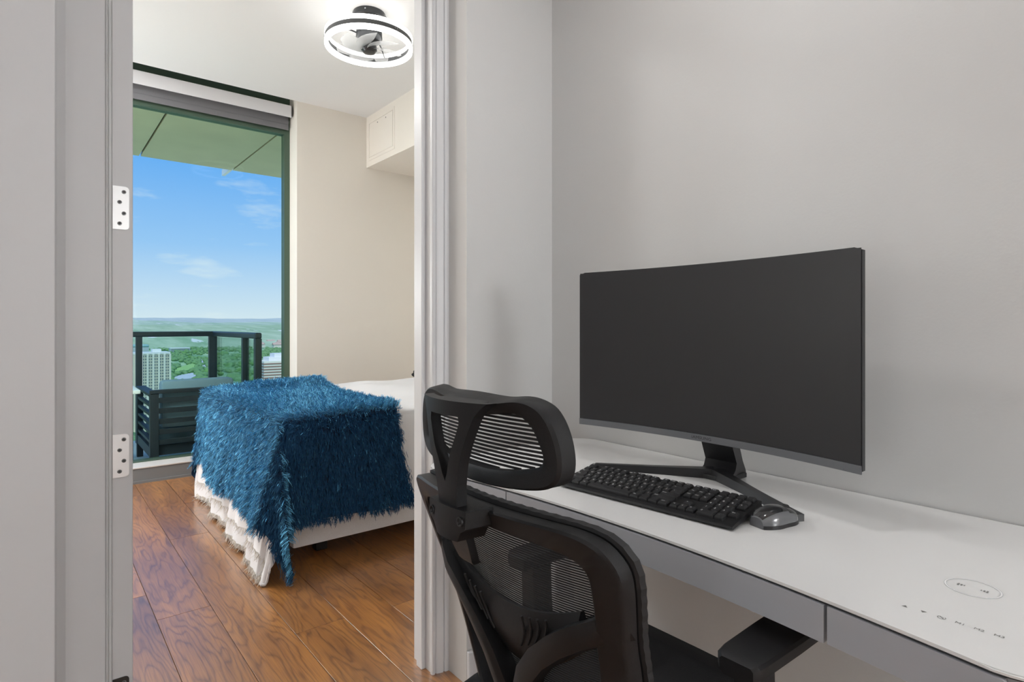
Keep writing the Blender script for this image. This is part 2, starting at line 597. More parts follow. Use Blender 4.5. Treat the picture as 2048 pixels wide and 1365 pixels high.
box(ap, 2.3955, 2.40, 4.575, 5.03, 2.715, 3.02, bev=0.0015)
pan = sub('access_panel', ap, 'wall_beige', sof, label='flush painted access panel')
fr = bmesh.new()
for a in ((4.545, 4.570, 2.685, 3.05), (5.035, 5.06, 2.685, 3.05)):
    box(fr, 2.3965, 2.40, a[0], a[1], a[2], a[3])
box(fr, 2.3965, 2.40, 4.571, 5.034, 2.685, 2.710)
box(fr, 2.3965, 2.40, 4.571, 5.034, 3.025, 3.05)
sub('panel_frame', fr, 'wall_beige', sof)
for yy in (4.70, 4.86):
    s = bmesh.new()
    loft(s, [[(xx, yy + 0.006 * math.cos(a), 2.995 + 0.006 * math.sin(a)) for a in [2 * math.pi * q / 10 for q in range(10)]] for xx in (2.3956, 2.3940)])
    sub('latch', s, 'curb_grey', sof)

# ---- window
curb = struct('window_curb', B(-0.95, 1.757, YWIN, 5.42, -0.16, 0.108), 'curb_grey')
sub('window_sill', B(-0.95, 1.757, YWIN - 0.004, YG - 0.02, 0.108, 0.118, bev=0.002), 'sill_metal', curb)
sub('shoe_moulding', B(-0.95, 1.757, YWIN - 0.012, YWIN, 0, 0.018), 'curb_grey', curb)
wf = bmesh.new()
box(wf, -0.95, 1.757, YG - 0.02, YG + 0.06, 2.851, CEIL + 0.19)
box(wf, -0.95, 1.757, YG - 0.02, YG + 0.06, 0.108, 0.128)
box(wf, 1.7096, 1.757, YG - 0.02, YG + 0.06, 0.128, 2.851)
box(wf, -0.95, -0.90, YG - 0.02, YG + 0.06, 0.128, 2.851)
window = struct('window_1', wf, 'window_frame')
sub('glass_pane', B(-0.90, 1.7096, YG + 0.014, YG + 0.022, 0.128, 2.851), 'window_glass', window)

sh = thing('roller_shade', 'raised grey roller shade with white fascia above the window', 'window shade', (0.4, 5.22, 2.884))
obj('fascia', B(-0.93, 1.737, 5.170, 5.178, 2.974, 3.076, bev=0.0015), 'shade_white', sh)
obj('bracket', B(1.734, 1.7375, 5.17, 5.27, 2.985, 3.076), 'desk_dark', sh)
rl = bmesh.new()
tube(rl, [(-0.92, 5.225, 3.035), (1.73, 5.225, 3.035)], 0.030, 16)
obj('roller', rl, 'shade_fabric', sh, smooth='auto')
obj('fabric', B(-0.92, 1.7366, 5.250, 5.2525, 2.930, 3.035), 'shade_fabric', sh)
obj('hem_bar', B(-0.92, 1.7366, 5.247, 5.2555, 2.884, 2.931, bev=0.002), 'shade_fabric', sh)

# ---- balcony
struct('balcony_floor', B(-1.3, 1.66, 5.42, 7.30, -0.25, -0.05), 'deck')
bs = struct('balcony_ceiling', B(-1.3, 2.9, 5.36, 7.27, 3.00, 3.25), 'joint_black')
pm = {}
for x0, x1 in ((-0.95, -0.052), (-0.036, 0.860), (0.876, 1.768), (1.784, 2.70)):
    o = obj('panel', B(x0, x1, 5.36, 7.315, 2.96, 2.992, bev=0.002), 'soffit_panel', bs)
obj('panel_bracket', B(1.745, 1.780, 7.25, 7.66, 2.962, 3.03), 'table_white', bs)
struct('wall_facade', B(1.757, 3.2, 5.42, 5.46, -0.25, 3.25), 'window_frame')

ral = thing('balcony_railing', 'dark metal balcony railing with clear glass panels', 'railing', (1.0, 7.15, -0.05))
XR, YR = 1.555, 7.15
def rail_part(name, *a, m='rail_metal', bev=0.003):
    return obj(name, B(*a, bev=bev), m, ral)
rail_part('top_rail', -1.25, XR + 0.03, YR - 0.03, YR + 0.03, 1.045, 1.10, bev=0.012)
rail_part('top_rail', XR - 0.03, XR + 0.03, 5.50, YR - 0.031, 1.045, 1.10, bev=0.012)
for x in (-0.62, 0.84):
    rail_part('post', x - 0.028, x + 0.028, YR - 0.03, YR + 0.03, -0.05, 1.046)
rail_part('post', XR - 0.06, XR + 0.02, YR - 0.03, YR + 0.03, -0.05, 1.046)
for y in (5.525, 5.93):
    rail_part('post', XR - 0.028, XR + 0.028, y - 0.028, y + 0.028, -0.05, 1.046)
for a, b in ((-0.58, 0.80), (0.88, 1.48), (-1.2, -0.66)):
    rail_part('glass_panel', a, b, YR - 0.006, YR + 0.006, 0.04, 1.04, m='rail_glass', bev=0)
for a, b in ((5.97, 7.11), (5.565, 5.895)):
    rail_part('glass_panel', XR - 0.006, XR + 0.006, a, b, 0.04, 1.04, m='rail_glass', bev=0)

# outdoor armchair seen from behind through the glass
so = thing('outdoor_armchair', 'dark slatted outdoor armchair with pale blue cushion on the balcony', 'armchair', (1.12, 6.0, -0.05))
sx0, sx1, sy0, sy1 = 0.735, 1.47, 5.60, 6.43
for x in (sx0, sx1 - 0.065):
    obj('leg', B(x, x + 0.065, sy0, sy0 + 0.05, -0.05, 0.600, bev=0.003), 'sofa_frame', so)
    obj('leg', B(x, x + 0.05, sy1 - 0.05, sy1, -0.05, 0.578, bev=0.003), 'sofa_frame', so)
    obj('arm_rail', B(x - 0.004, x + 0.07, sy0 + 0.03, sy1 + 0.005, 0.579, 0.603, bev=0.003), 'sofa_frame', so)
    for z in (0.18, 0.255, 0.33, 0.405, 0.48):
        obj('slat', B(x + 0.008, x + 0.042, sy0 + 0.05, sy1 - 0.05, z + 0.005, z + 0.028, bev=0.002), 'sofa_frame', so)
    obj('side_rail', B(x + 0.005, x + 0.045, sy0 + 0.05, sy1 - 0.05, 0.075, 0.155, bev=0.002), 'sofa_frame', so)
obj('back_rail', B(sx0, sx1, sy0 - 0.006, sy0 + 0.05, 0.601, 0.632, bev=0.004), 'sofa_frame', so)
for z in (0.175, 0.262, 0.349, 0.436, 0.523):
    obj('slat', B(sx0 + 0.065, sx1 - 0.065, sy0 + 0.008, sy0 + 0.026, z, z + 0.042, bev=0.002), 'sofa_frame', so)
obj('seat_frame', B(sx0 + 0.05, sx1 - 0.065, sy0 + 0.03, sy1 - 0.02, 0.085, 0.17, bev=0.003), 'sofa_frame', so)
obj('back_cushion', B(sx0 + 0.09, sx1 - 0.08, sy0 + 0.055, sy0 + 0.20, 0.30, 0.70, bev=0.03), 'sofa_cushion', so, smooth='auto')
obj('seat_cushion', B(sx0 + 0.07, sx1 - 0.07, sy0 + 0.21, sy1 - 0.03, 0.17, 0.31, bev=0.03), 'sofa_cushion', so, smooth='auto')
sdt = thing('side_table', 'small pale side table at the edge of the balcony view', 'table', (0.45, 5.9, -0.05))
obj('table_top', B(0.12, 0.665, 5.55, 6.10, 0.615, 0.645, bev=0.006), 'table_white', sdt)
for x, y in ((0.16, 5.6), (0.58, 5.6), (0.16, 6.04), (0.58, 6.04)):
    obj('leg', B(x, x + 0.04, y, y + 0.04, -0.05, 0.615), 'rail_metal', sdt)

# ================================================================== THE VIEW
GZ = -110.0
mat('tree_leaf', lin(122, 160, 104), 0.9, noise=0.4, nscale=0.08)
mat('tree_leaf_near', lin(112, 156, 86), 0.9, noise=0.5, nscale=0.4)
mat('tower_wall', lin(222, 216, 196), 0.8, noise=0.05, nscale=0.2)
mat('tower_pier', lin(236, 232, 216), 0.8)
mat('tower_window', lin(120, 132, 134), 0.3)
mat('roof_white', lin(240, 238, 234), 0.8)
mat('brick_brown', lin(150, 122, 108), 0.8)
mat('office_grey', lin(190, 198, 200), 0.6)
mat('roof_teal', lin(150, 190, 190), 0.6)
mat('house_wall', lin(232, 222, 206), 0.85)
mat('house_roof', lin(206, 178, 160), 0.85)
def terrain_material():
    m = bpy.data.materials.new('valley_ground')
    m.use_nodes = True
    t = m.node_tree
    p = t.nodes['Principled BSDF']
    p.inputs['Roughness'].default_value = 1.0
    p.inputs['Specular IOR Level'].default_value = 0.0
    co = t.nodes.new('ShaderNodeTexCoord')
    mpn = t.nodes.new('ShaderNodeMapping')
    mpn.inputs['Scale'].default_value = (1, 0.22, 1)
    t.links.new(co.outputs['Object'], mpn.inputs[0])
    n1 = t.nodes.new('ShaderNodeTexNoise'); n1.inputs['Scale'].default_value = 0.022; n1.inputs['Detail'].default_value = 9
    n1.inputs['Roughness'].default_value = 0.68
    n2 = t.nodes.new('ShaderNodeTexNoise'); n2.inputs['Scale'].default_value = 0.016; n2.inputs['Detail'].default_value = 10
    n2.inputs['Roughness'].default_value = 0.75
    t.links.new(mpn.outputs[0], n1.inputs[0])
    t.links.new(mpn.outputs[0], n2.inputs[0])
    r = t.nodes.new('ShaderNodeValToRGB')
    r.color_ramp.elements[0].position = 0.33; r.color_ramp.elements[0].color = lin(112, 150, 112)
    r.color_ramp.elements[1].position = 0.68; r.color_ramp.elements[1].color = lin(196, 216, 170)
    e = r.color_ramp.elements.new(0.5); e.color = lin(150, 186, 142)
    t.links.new(n1.outputs[0], r.inputs[0])
    q = t.nodes.new('ShaderNodeMapRange')
    q.inputs['From Min'].default_value = 0.60; q.inputs['From Max'].default_value = 0.66
    t.links.new(n2.outputs[0], q.inputs[0])
    mx = t.nodes.new('ShaderNodeMix'); mx.data_type = 'RGBA'
    t.links.new(q.outputs[0], mx.inputs[0])
    t.links.new(r.outputs[0], mx.inputs[6])
    mx.inputs[7].default_value = lin(240, 230, 222)
    t.links.new(mx.outputs[2], p.inputs['Base Color'])
    MATS['valley_ground'] = m
terrain_material()
def hill_material(name, dark, light, speck, scale, amount):
    m = mat(name, light, 1.0, spec=0.0)
    t = m.node_tree
    p = t.nodes['Principled BSDF']
    co = t.nodes.new('ShaderNodeTexCoord')
    mpn = t.nodes.new('ShaderNodeMapping'); mpn.inputs['Scale'].default_value = (1, 0.15, 3.0)
    t.links.new(co.outputs['Object'], mpn.inputs[0])
    n1 = t.nodes.new('ShaderNodeTexNoise'); n1.inputs['Scale'].default_value = scale; n1.inputs['Detail'].default_value = 10; n1.inputs['Roughness'].default_value = 0.7
    n2 = t.nodes.new('ShaderNodeTexNoise'); n2.inputs['Scale'].default_value = scale * 2.2; n2.inputs['Detail'].default_value = 4
    t.links.new(mpn.outputs[0], n1.inputs[0]); t.links.new(mpn.outputs[0], n2.inputs[0])
    r = t.nodes.new('ShaderNodeValToRGB')
    r.color_ramp.elements[0].position = 0.35; r.color_ramp.elements[0].color = dark
    r.color_ramp.elements[1].position = 0.65; r.color_ramp.elements[1].color = light
    t.links.new(n1.outputs[0], r.inputs[0])
    q = t.nodes.new('ShaderNodeMapRange'); q.inputs['From Min'].default_value = 0.66; q.inputs['From Max'].default_value = 0.70; q.inputs['To Max'].default_value = amount
    t.links.new(n2.outputs[0], q.inputs[0])
    mx = t.nodes.new('ShaderNodeMix'); mx.data_type = 'RGBA'
    t.links.new(q.outputs[0], mx.inputs[0]); t.links.new(r.outputs[0], mx.inputs[6]); mx.inputs[7].default_value = speck
    t.links.new(mx.outputs[2], p.inputs['Base Color'])
hill_material('hill_near_haze', lin(150, 180, 140), lin(200, 214, 180), lin(244, 238, 232), 0.006, 0.9)  # hill and ridge tones are paled to imitate distance haze
hill_material('hill_haze', lin(166, 190, 160), lin(202, 214, 188), lin(238, 230, 228), 0.004, 0.8)
hill_material('ridge_haze', lin(188, 198, 188), lin(210, 214, 204), lin(220, 214, 220), 0.003, 0.5)
def ground_h(X, Y):
    return GZ + 3.0 * np.sin(X * 0.006 + 1) * np.sin(Y * 0.004)
nu, nv = 160, 110
rr = np.linspace(-1.5, 1.9, nu)
yy = np.geomspace(60, 4200, nv)
RR, YYg = np.meshgrid(rr, yy)
XX = RR * YYg
ZZ = ground_h(XX, YYg)
def gridfaces(nu, nv):
    i = np.arange((nv - 1) * (nu - 1))
    r_, c_ = i // (nu - 1), i % (nu - 1)
    a = r_ * nu + c_
    return np.stack([a, a + 1, a + nu + 1, a + nu], 1)
struct('ground_valley', from_arrays('ground_valley', np.stack([XX, YYg, ZZ], -1).reshape(-1, 3), gridfaces(nu, nv)), 'valley_ground', True)
def hills(name, y0, y1, hmax, seed, m, nv=40, nu=560, amp=0.10):
    rg = np.random.default_rng(seed)
    rr = np.linspace(-1.5, 1.9, nu)
    ph = rg.uniform(0, 6.28, 12)
    YY_ = np.linspace(y0, y1, nv)
    R, Yh = np.meshgrid(rr, YY_)
    t = (Yh - y0) / (y1 - y0)
    prof = sum(np.sin(R * f + ph[k]) * a for k, (f, a) in enumerate(((9, 0.5), (23, 0.3), (47, 0.17), (97, 0.08), (190, 0.045))))
    rough = sum(np.sin(R * f + ph[k + 5] + Yh * g) for k, (f, g) in enumerate(((60, 0.002), (130, 0.005), (260, 0.011)))) * 0.02
    Z = GZ + (hmax - GZ) * np.clip(np.sin(t * 2.2), 0, 1) ** 0.8 * (1.0 - amp + amp * prof + 0.45 * rough * t)
    V = np.stack([R * Yh, Yh, Z], -1).reshape(-1, 3)
    return struct(name, from_arrays(name, V, gridfaces(nu, nv)), m, True)
hills('ground_hills', 3000, 7000, 10, 5, 'hill_near_haze')
hills('ground_ridge', 6000, 11500, 95, 8, 'hill_haze', amp=0.17)
hills('ground_far_ridge', 10000, 18000, 190, 13, 'ridge_haze', amp=0.14)

# trees: blobs of foliage
def blob_template(seed, sub=2):
    bm = bmesh.new()
    bmesh.ops.create_icosphere(bm, subdivisions=sub, radius=1.0)
    rg = random.Random(seed)
    for v in bm.verts:
        d = v.co.normalized()
        n = math.sin(d.x * 5 + seed) * math.sin(d.y * 6 + seed * 2) * math.sin(d.z * 5 + 1)
        v.co = d * (1 + 0.22 * n + rg.uniform(-0.10, 0.10))
        v.co.z *= 0.8
    V = np.array([v.co[:] for v in bm.verts])
    F = np.array([[v.index for v in f.verts] for f in bm.faces])
    bm.free()
    return V, F
OCC = []
T2 = []
for s in range(3):
    V, F = blob_template(s + 11, 2)
    me = from_arrays('crown', V, F)
    me.polygons.foreach_set('use_smooth', [True] * len(me.polygons))
    me.materials.append(MATS['tree_leaf_near'])
    T2.append(me)
rt = random.Random(21)
nn = 0
tries = 0
while nn < 48:
    px, py = rt.uniform(352, 522), rt.uniform(706, 768)
    if not (352 < px < 420 or 432 < px < 520):
        continue
    if 385 < px < 425 and 712 < py < 742 and rt.random() < 0.75:
        continue
    if (346 < px < 396 and 738 < py < 768) or (346 < px < 410 and 724 < py < 756) or (348 < px < 430 and 752 < py):
        continue
    q = atZ(px, py, GZ)
    s = rt.uniform(6.5, 11)
    if any(math.hypot(q[0] - ox, q[1] - oy) < (orad + s * 1.25) for ox, oy, orad in OCC):
        tries += 1
        if tries > 4000:
            break
        continue
    t = bpy.data.objects.new('tree', T2[nn % 3])
    t.scale = (s, s, s * 0.95)
    t.location = (q[0], q[1], GZ + s * 0.6)
    t.rotation_euler = (0, 0, rt.uniform(0, 6))
    COL.objects.link(t)
    OCC.append((q[0], q[1], s * 1.25))
    tag(t, 'round green tree crown in the park below the balcony', 'tree', 'trees in the park below the balcony')
    nn += 1

# pale roads / car parks lying in the park
RECTS, POLYS = [], []
def patch(name, pts, m, label, cat):
    bm = bmesh.new()
    P = [atZ(x, y, GZ + 3.4) for x, y in pts]
    prism(bm, [(p[0], p[1]) for p in P], GZ - 4, GZ + 3.4)
    POLYS.append([(p[0], p[1]) for p in P])
    return tag(obj(name, bm, m, None), label, cat)
mat('asphalt_pale', lin(212, 214, 214), 0.9)
mat('lawn', lin(168, 206, 120), 0.95, noise=0.15, nscale=0.05)
patch('parking_lot', [(349, 753), (384, 746), (392, 749), (390, 756), (349, 761)], 'asphalt_pale', 'pale grey car park beside the apartment tower', 'car park')
patch('road', [(398, 718), (403, 718), (413, 735), (407, 739)], 'asphalt_pale', 'pale road winding between the park trees', 'road')
patch('lawn', [(350, 738), (384, 727), (396, 731), (382, 739), (350, 747)], 'lawn', 'bright green lawn in front of the car park', 'lawn')
patch('riverside_lot', [(352, 766), (424, 756), (424, 770), (352, 774)], 'house_wall', 'sandy plot at the bottom of the view', 'plot')

# apartment tower left
tw = thing('apartment_tower', 'cream apartment tower with rows of small windows seen beyond the railing', 'building', (95, 705, GZ))
p0, p1 = atY(272, 712, 700), atY(340, 712, 700)
tx0, tx1 = p0[0], p1[0]
tz = atY(300, 709, 700)[2]
depth = 24.0
obj('wall', B(tx0 - 6, tx1, 700, 700 + depth, GZ, tz), 'tower_wall', tw)
obj('roof', B(tx0 - 6, tx1 + 0.3, 699.5, 700 + depth, tz, tz + 1.8), 'roof_white', tw)
obj('penthouse', B(tx1 - 15, tx1 - 7, 706, 716, tz + 1.8, tz + 5), 'roof_white', tw)
bays = 6
bw = (tx1 - tx0) / bays
for k in range(bays + 1):
    x = tx0 + k * bw
    obj('pier', B(x - 0.9, x + 0.9, 699.0, 700.05, GZ, tz), 'tower_pier', tw)
wn = bmesh.new()
for f in range(24):
    z1 = tz - 1.2 - f * 3.0
    for k in range(bays):
        for w in (0.30, 0.68):
            x = tx0 + (k + w) * bw
            box(wn, x - 0.62, x + 0.62, 699.9, 700.1, z1 - 1.9, z1)
    for k in range(4):
        y = 703 + k * 5.6
        box(wn, tx1 - 0.1, tx1 + 0.12, y - 0.8, y + 0.8, z1 - 1.9, z1)
obj('windows', wn, 'tower_window', tw, kind='stuff')
# striped tower at the right
st = thing('striped_tower', 'white roofed tower with brown horizontal bands at the right of the view', 'building', (160, 505, GZ))
q0, q1 = atY(528, 726, 500), atY(585, 726, 500)
sz = atY(545, 723, 500)[2]
obj('wall', B(q0[0], q1[0], 500, 522, GZ, sz), 'tower_pier', st)
for k in range(16):
    z = sz - 1.6 - k * 2.3
    obj('band', B(q0[0] - 0.3, q1[0], 499.7, 522, z - 1.0, z), 'brick_brown', st)
obj('roof_block', B(q0[0] + 5, q1[0], 504, 520, sz, sz + 3.0), 'roof_white', st)
obj('penthouse', B(q0[0] + 10, q1[0], 506, 518, sz + 3.0, sz + 6.0), 'roof_white', st)
# office block and teal roofed hall further out
of = thing('office_block', 'low grey office block among trees behind the apartment tower', 'building', (520, 2700, GZ))
a0, a1 = atY(341, 700, 2700), atY(380, 700, 2700)
oz = atY(360, 696, 2700)[2]
obj('wall', B(a0[0], a1[0], 2700, 2740, GZ, oz - 3), 'office_grey', of)
for k in range(3):
    obj('window_band', B(a0[0] + 2, a1[0] - 2, 2699.5, 2700.2, oz - 8 - k * 5, oz - 5.5 - k * 5), 'tower_window', of)
obj('roof', B(a0[0] - 1, a1[0] + 1, 2699, 2741, oz - 3, oz), 'roof_white', of)
RECTS.append((a0[0], a1[0], 2699, 2741)); RECTS.append((tx0 - 8, tx1 + 2, 698, 726)); RECTS.append((q0[0] - 2, q1[0], 498, 524))
hl = thing('domed_hall', 'pale teal roofed hall behind the left railing post', 'building', (250, 2600, GZ))
b0, b1 = atY(266, 695, 2600), atY(298, 695, 2600)
hz_ = atY(280, 690, 2600)[2]
obj('wall', B(b0[0], b1[0], 2600, 2650, GZ, hz_ - 10), 'office_grey', hl)
RECTS.append((b0[0], b1[0], 2599, 2651))
obj('roof', B(b0[0] - 1, b1[0] + 1, 2599, 2651, hz_ - 10, hz_, bev=4), 'roof_teal', hl)
# small houses dotted through the trees
hm = bmesh.new()
box(hm, -9, 9, -6, 6, 0, 7)
hme = bpy.data.meshes.new('house_wall'); hm.to_mesh(hme); hm.free(); hme.materials.append(MATS['house_wall'])
hm = bmesh.new()
v = [hm.verts.new(p) for p in ((-10, -7, 7), (10, -7, 7), (10, 7, 7), (-10, 7, 7), (-10, 0, 12), (10, 0, 12))]
for f in ((0, 1, 5, 4), (2, 3, 4, 5), (1, 2, 5), (3, 0, 4), (3, 2, 1, 0)):
    hm.faces.new([v[i] for i in f])
hrm = bpy.data.meshes.new('house_roof'); hm.to_mesh(hrm); hm.free(); hrm.materials.append(MATS['house_roof'])
rh = random.Random(4)
for k in range(34):
    px, py = rh.choice([(rh.uniform(270, 566), rh.uniform(664, 690)), (rh.uniform(500, 566), rh.uniform(668, 700))])
    q = atZ(px, py, GZ)
    if q[1] > 4000:
        continue
    s = 0.9 + q[1] / 2500
    if any(math.hypot(q[0] - ox, q[1] - oy) < orad + 14 * s for ox, oy, orad in OCC) or any(r[0] - 20 < q[0] < r[1] + 20 and r[2] - 20 < q[1] < r[3] + 20 for r in RECTS):
        continue
    OCC.append((q[0], q[1], 13 * s))
    h = thing('house', 'small pale house among the distant trees', 'house', (q[0], q[1], GZ + 5), 'small houses in the distant valley', rotz=rh.uniform(0, 3))
    h.scale = (s, s, s)
    for n_, me_ in (('wall', hme), ('roof', hrm)):
        o = bpy.data.objects.new(n_, me_); o.parent = h; COL.objects.link(o)

T1 = [blob_template(s, 1) for s in range(4)]
NT = 14500
rat = np.where(RNG.random(NT) < 0.72, RNG.uniform(0.03, 0.42, NT), RNG.uniform(-0.55, 0.85, NT))
Yt = np.exp(RNG.uniform(math.log(430), math.log(4600), NT))
dens = np.sin(rat * 41 + 2) * np.sin(Yt * 0.006) + 0.5 * np.sin(rat * 90 + Yt * 0.011)
keep = dens > -0.55
Xt = rat * Yt
for ox, oy, orad in OCC:
    keep &= np.hypot(Xt - ox, Yt - oy) > orad + 9.5
def in_poly(px_, py_, poly):
    c = np.zeros(len(px_), bool)
    for i_ in range(len(poly)):
        (x1, y1), (x2, y2) = poly[i_], poly[i_ - 1]
        c ^= ((y1 > py_) != (y2 > py_)) & (px_ < (x2 - x1) * (py_ - y1) / (y2 - y1 + 1e-9) + x1)
    return c
for poly in POLYS:
    gx, gy = np.mean([p[0] for p in poly]), np.mean([p[1] for p in poly])
    keep &= ~in_poly(Xt, Yt, [(gx + (x - gx) * 1.08, gy + (y - gy) * 1.08) for x, y in poly])
for ax0, ax1, ay0, ay1 in RECTS:
    keep &= ~((Xt > ax0 - 10) & (Xt < ax1 + 10) & (Yt > ay0 - 10) & (Yt < ay1 + 10))
rat, Yt = rat[keep], Yt[keep]
Vs, Fs, off = [], [], 0
for k in range(len(rat)):
    V, F = T1[k % 4]
    s = RNG.uniform(4.5, 9.0)
    X = rat[k] * Yt[k]
    P = V * [s, s, s * 0.9] + [X, Yt[k], ground_h(X, Yt[k]) + s * 0.55]
    Vs.append(P); Fs.append(F + off); off += len(V)
fo = obj('forest', from_arrays('forest', np.concatenate(Vs), np.concatenate(Fs)), 'tree_leaf', None, True, 'stuff')
tag(fo, 'mass of distant green tree crowns filling the valley floor', 'trees')

# ================================================================== LAMPS
# ceiling fan with two light rings
FX, FY = 1.612, 3.385
fan = thing('ceiling_fan_light', 'ring shaped ceiling fan light with clear blades in the bedroom', 'ceiling fan', (FX, FY, CEIL))
bm = bmesh.new()
lathe(bm, [(0.098, CEIL), (0.100, CEIL - 0.004), (0.100, CEIL - 0.034), (0.094, CEIL - 0.040)], (FX, FY), 40)
obj('canopy', bm, 'fan_gunmetal', fan, smooth='auto')
for k in range(4):
    a = 0.9 + k * math.pi / 2
    s = bmesh.new()
    tube(s, [(FX + 0.098 * math.cos(a), FY + 0.098 * math.sin(a), CEIL - 0.02), (FX + 0.107 * math.cos(a), FY + 0.107 * math.sin(a), CEIL - 0.02)], 0.005, 8)
    obj('canopy_screw', s, 'chrome', fan)
bm = bmesh.new()
lathe(bm, [(0.030, CEIL - 0.040), (0.030, CEIL - 0.085), (0.060, CEIL - 0.090), (0.078, CEIL - 0.105), (0.080, CEIL - 0.150), (0.066, CEIL - 0.172), (0.034, CEIL - 0.178)], (FX, FY), 36)
obj('motor', bm, 'fan_gunmetal', fan, smooth='auto')
bm = bmesh.new()
lathe(bm, [(0.026, CEIL - 0.178), (0.026, CEIL - 0.196), (0.046, CEIL - 0.200), (0.048, CEIL - 0.226), (0.036, CEIL - 0.240), (0.012, CEIL - 0.244)], (FX, FY), 32)
obj('hub', bm, 'fan_gunmetal', fan, smooth='auto')
RZ = CEIL - 0.176           # ring centre height
RO, RI = 0.262, 0.247
def ringpart(name, r0, r1, z0, z1, m):
    bm = bmesh.new()
    rings = []
    for k in range(96):
        a = 2 * math.pi * k / 96
        ca, sa = math.cos(a), math.sin(a)
        rings.append([(FX + r * ca, FY + r * sa, z) for r, z in ((r0, z0), (r1, z0), (r1, z1), (r0, z1))])
    loft(bm, rings, closed_path=True)
    return obj(name, bm, m, fan, smooth='auto')
ringpart('light_ring', RI - 0.003, RO + 0.003, RZ + 0.014, RZ + 0.040, 'ring_glow')
ringpart('ring_band', RI - 0.001, RO + 0.001, RZ - 0.014, RZ + 0.014, 'ring_grey')
ringpart('light_ring', RI - 0.003, RO + 0.003, RZ - 0.040, RZ - 0.014, 'ring_glow')
for k in range(3):
    a = math.radians(-80 + 120 * k)
    pts = []
    for t in np.linspace(0, 1, 12):
        r = 0.07 + (RI - 0.07) * t
        pts.append((FX + r * math.cos(a), FY + r * math.sin(a), CEIL - 0.13 - 0.046 * t + 0.035 * math.sin(t * math.pi)))
    s = bmesh.new()
    tube(s, pts, 0.0045, 8)
    obj('support_arm', s, 'fan_gunmetal', fan, smooth=True)
    for e in (-0.03, 0.03):
        s = bmesh.new()
        ca, sa = math.cos(a + e), math.sin(a + e)
        tube(s, [(FX + (RI + 0.002) * ca, FY + (RI + 0.002) * sa, RZ), (FX + (RO + 0.006) * ca, FY + (RO + 0.006) * sa, RZ)], 0.004, 8)
        obj('ring_screw', s, 'chrome', fan)
for k in range(7):
    a0 = 2 * math.pi * k / 7 + 0.2
    bm = bmesh.new()
    rings = []
    for t in np.linspace(0, 1, 9):
        r = 0.045 + 0.155 * t
        sweep = a0 + 0.55 * t
        w = 0.020 + 0.052 * math.sin(math.pi * min(1, t * 0.75 + 0.12))
        ring = []
        for q in (-1, -0.33, 0.33, 1):
            aa = sweep + q * w / r * 0.8
            ring.append((FX + r * math.cos(aa), FY + r * math.sin(aa), CEIL - 0.213 + 0.016 * q * (1 - 0.4 * t)))
        rings.append(ring + [(p[0], p[1], p[2] - 0.0018) for p in ring[::-1]])
    loft(bm, rings)
    obj('blade', bm, 'blade_clear', fan, smooth='auto')

# study downlights: one above the desk, two unseen ones added for fill
def downlight(x, y, e, label, r=0.075, zc=2.60):
    d = thing('unseen_downlight', label, 'ceiling light', (x, y, zc))
    bm = bmesh.new()
    rings = []
    for k in range(40):
        a = 2 * math.pi * k / 40
        rings.append([(x + q * math.cos(a), y + q * math.sin(a), z) for q, z in ((r, zc - 0.001), (r + 0.022, zc - 0.0005), (r + 0.020, zc - 0.008), (r, zc - 0.010))])
    loft(bm, rings, closed_path=True)
    obj('trim_ring', bm, 'trim_white', d, smooth='auto')
    bm = bmesh.new()
    lathe(bm, [(r - 0.0005, zc - 0.0008), (r - 0.0005, zc - 0.006)], (x, y), 40)
    obj('lens', bm, 'downlight_glow', d)
    L = bpy.data.lights.new('downlight', 'AREA')
    L.shape = 'DISK'
    L.size = 2 * r
    L.energy = e
    L.color = (1.0, 1.0, 1.0)
    o = bpy.data.objects.new('downlight_lamp', L)
    o.parent = d
    o.location = (0, 0, -0.012)
    COL.objects.link(o)
downlight(0.76, 0.73, 5.6, 'recessed round ceiling light above the desk', r=0.055)
downlight(-0.95, -0.45, 4.0, 'unseen recessed fill light added nearest the left wall')
downlight(-0.75, -1.65, 4.0, 'unseen recessed fill light added in the rear corner')
# unseen disc lights added to brighten the bedroom from the window side
downlight(-0.30, 4.45, 42.0, 'unseen disc fill light added on the bedroom ceiling nearest the window', r=0.17, zc=CEIL)
downlight(-0.35, 3.05, 18.0, 'unseen disc fill light added on the bedroom ceiling far from the window', r=0.17, zc=CEIL)
def added_lamp(x, y, zc, strength, label, r=0.19, h=0.32):  # unseen lamp added to brighten the room around it
    m = mat('shade_glow', (0.9, 0.9, 0.9), 0.6, emit=(0.975, 0.99, 1.0, 1), estr=strength)
    d = thing('added_lamp', label, 'added lamp', (x, y, 0), 'unseen drum lamps added to light the rooms')
    bm = bmesh.new()
    lathe(bm, [(0.14, 0.0), (0.14, 0.018), (0.125, 0.024)], (x, y), 36)
    obj('base', bm, 'fan_gunmetal', d, smooth='auto')
    bm = bmesh.new()
    tube(bm, [(x, y, 0.024), (x, y, zc - h / 2 - 0.01)], 0.011, 12)
    obj('pole', bm, 'fan_gunmetal', d, smooth='auto')
    bm = bmesh.new()
    lathe(bm, [(r, zc - h / 2), (r * 0.86, zc + h / 2)], (x, y), 40)
    obj('lamp_shade', bm, m, d, smooth='auto')
added_lamp(1.20, -2.20, 1.42, 44.0, 'drum shaded lamp standing in for an unseen light source behind the desk end')
added_lamp(-1.30, 0.10, 0.95, 5.0, 'drum shaded fill lamp added against the left study wall')
added_lamp(-0.55, 4.60, 1.45, 36.0, 'drum shaded fill lamp added beside the bedroom window')

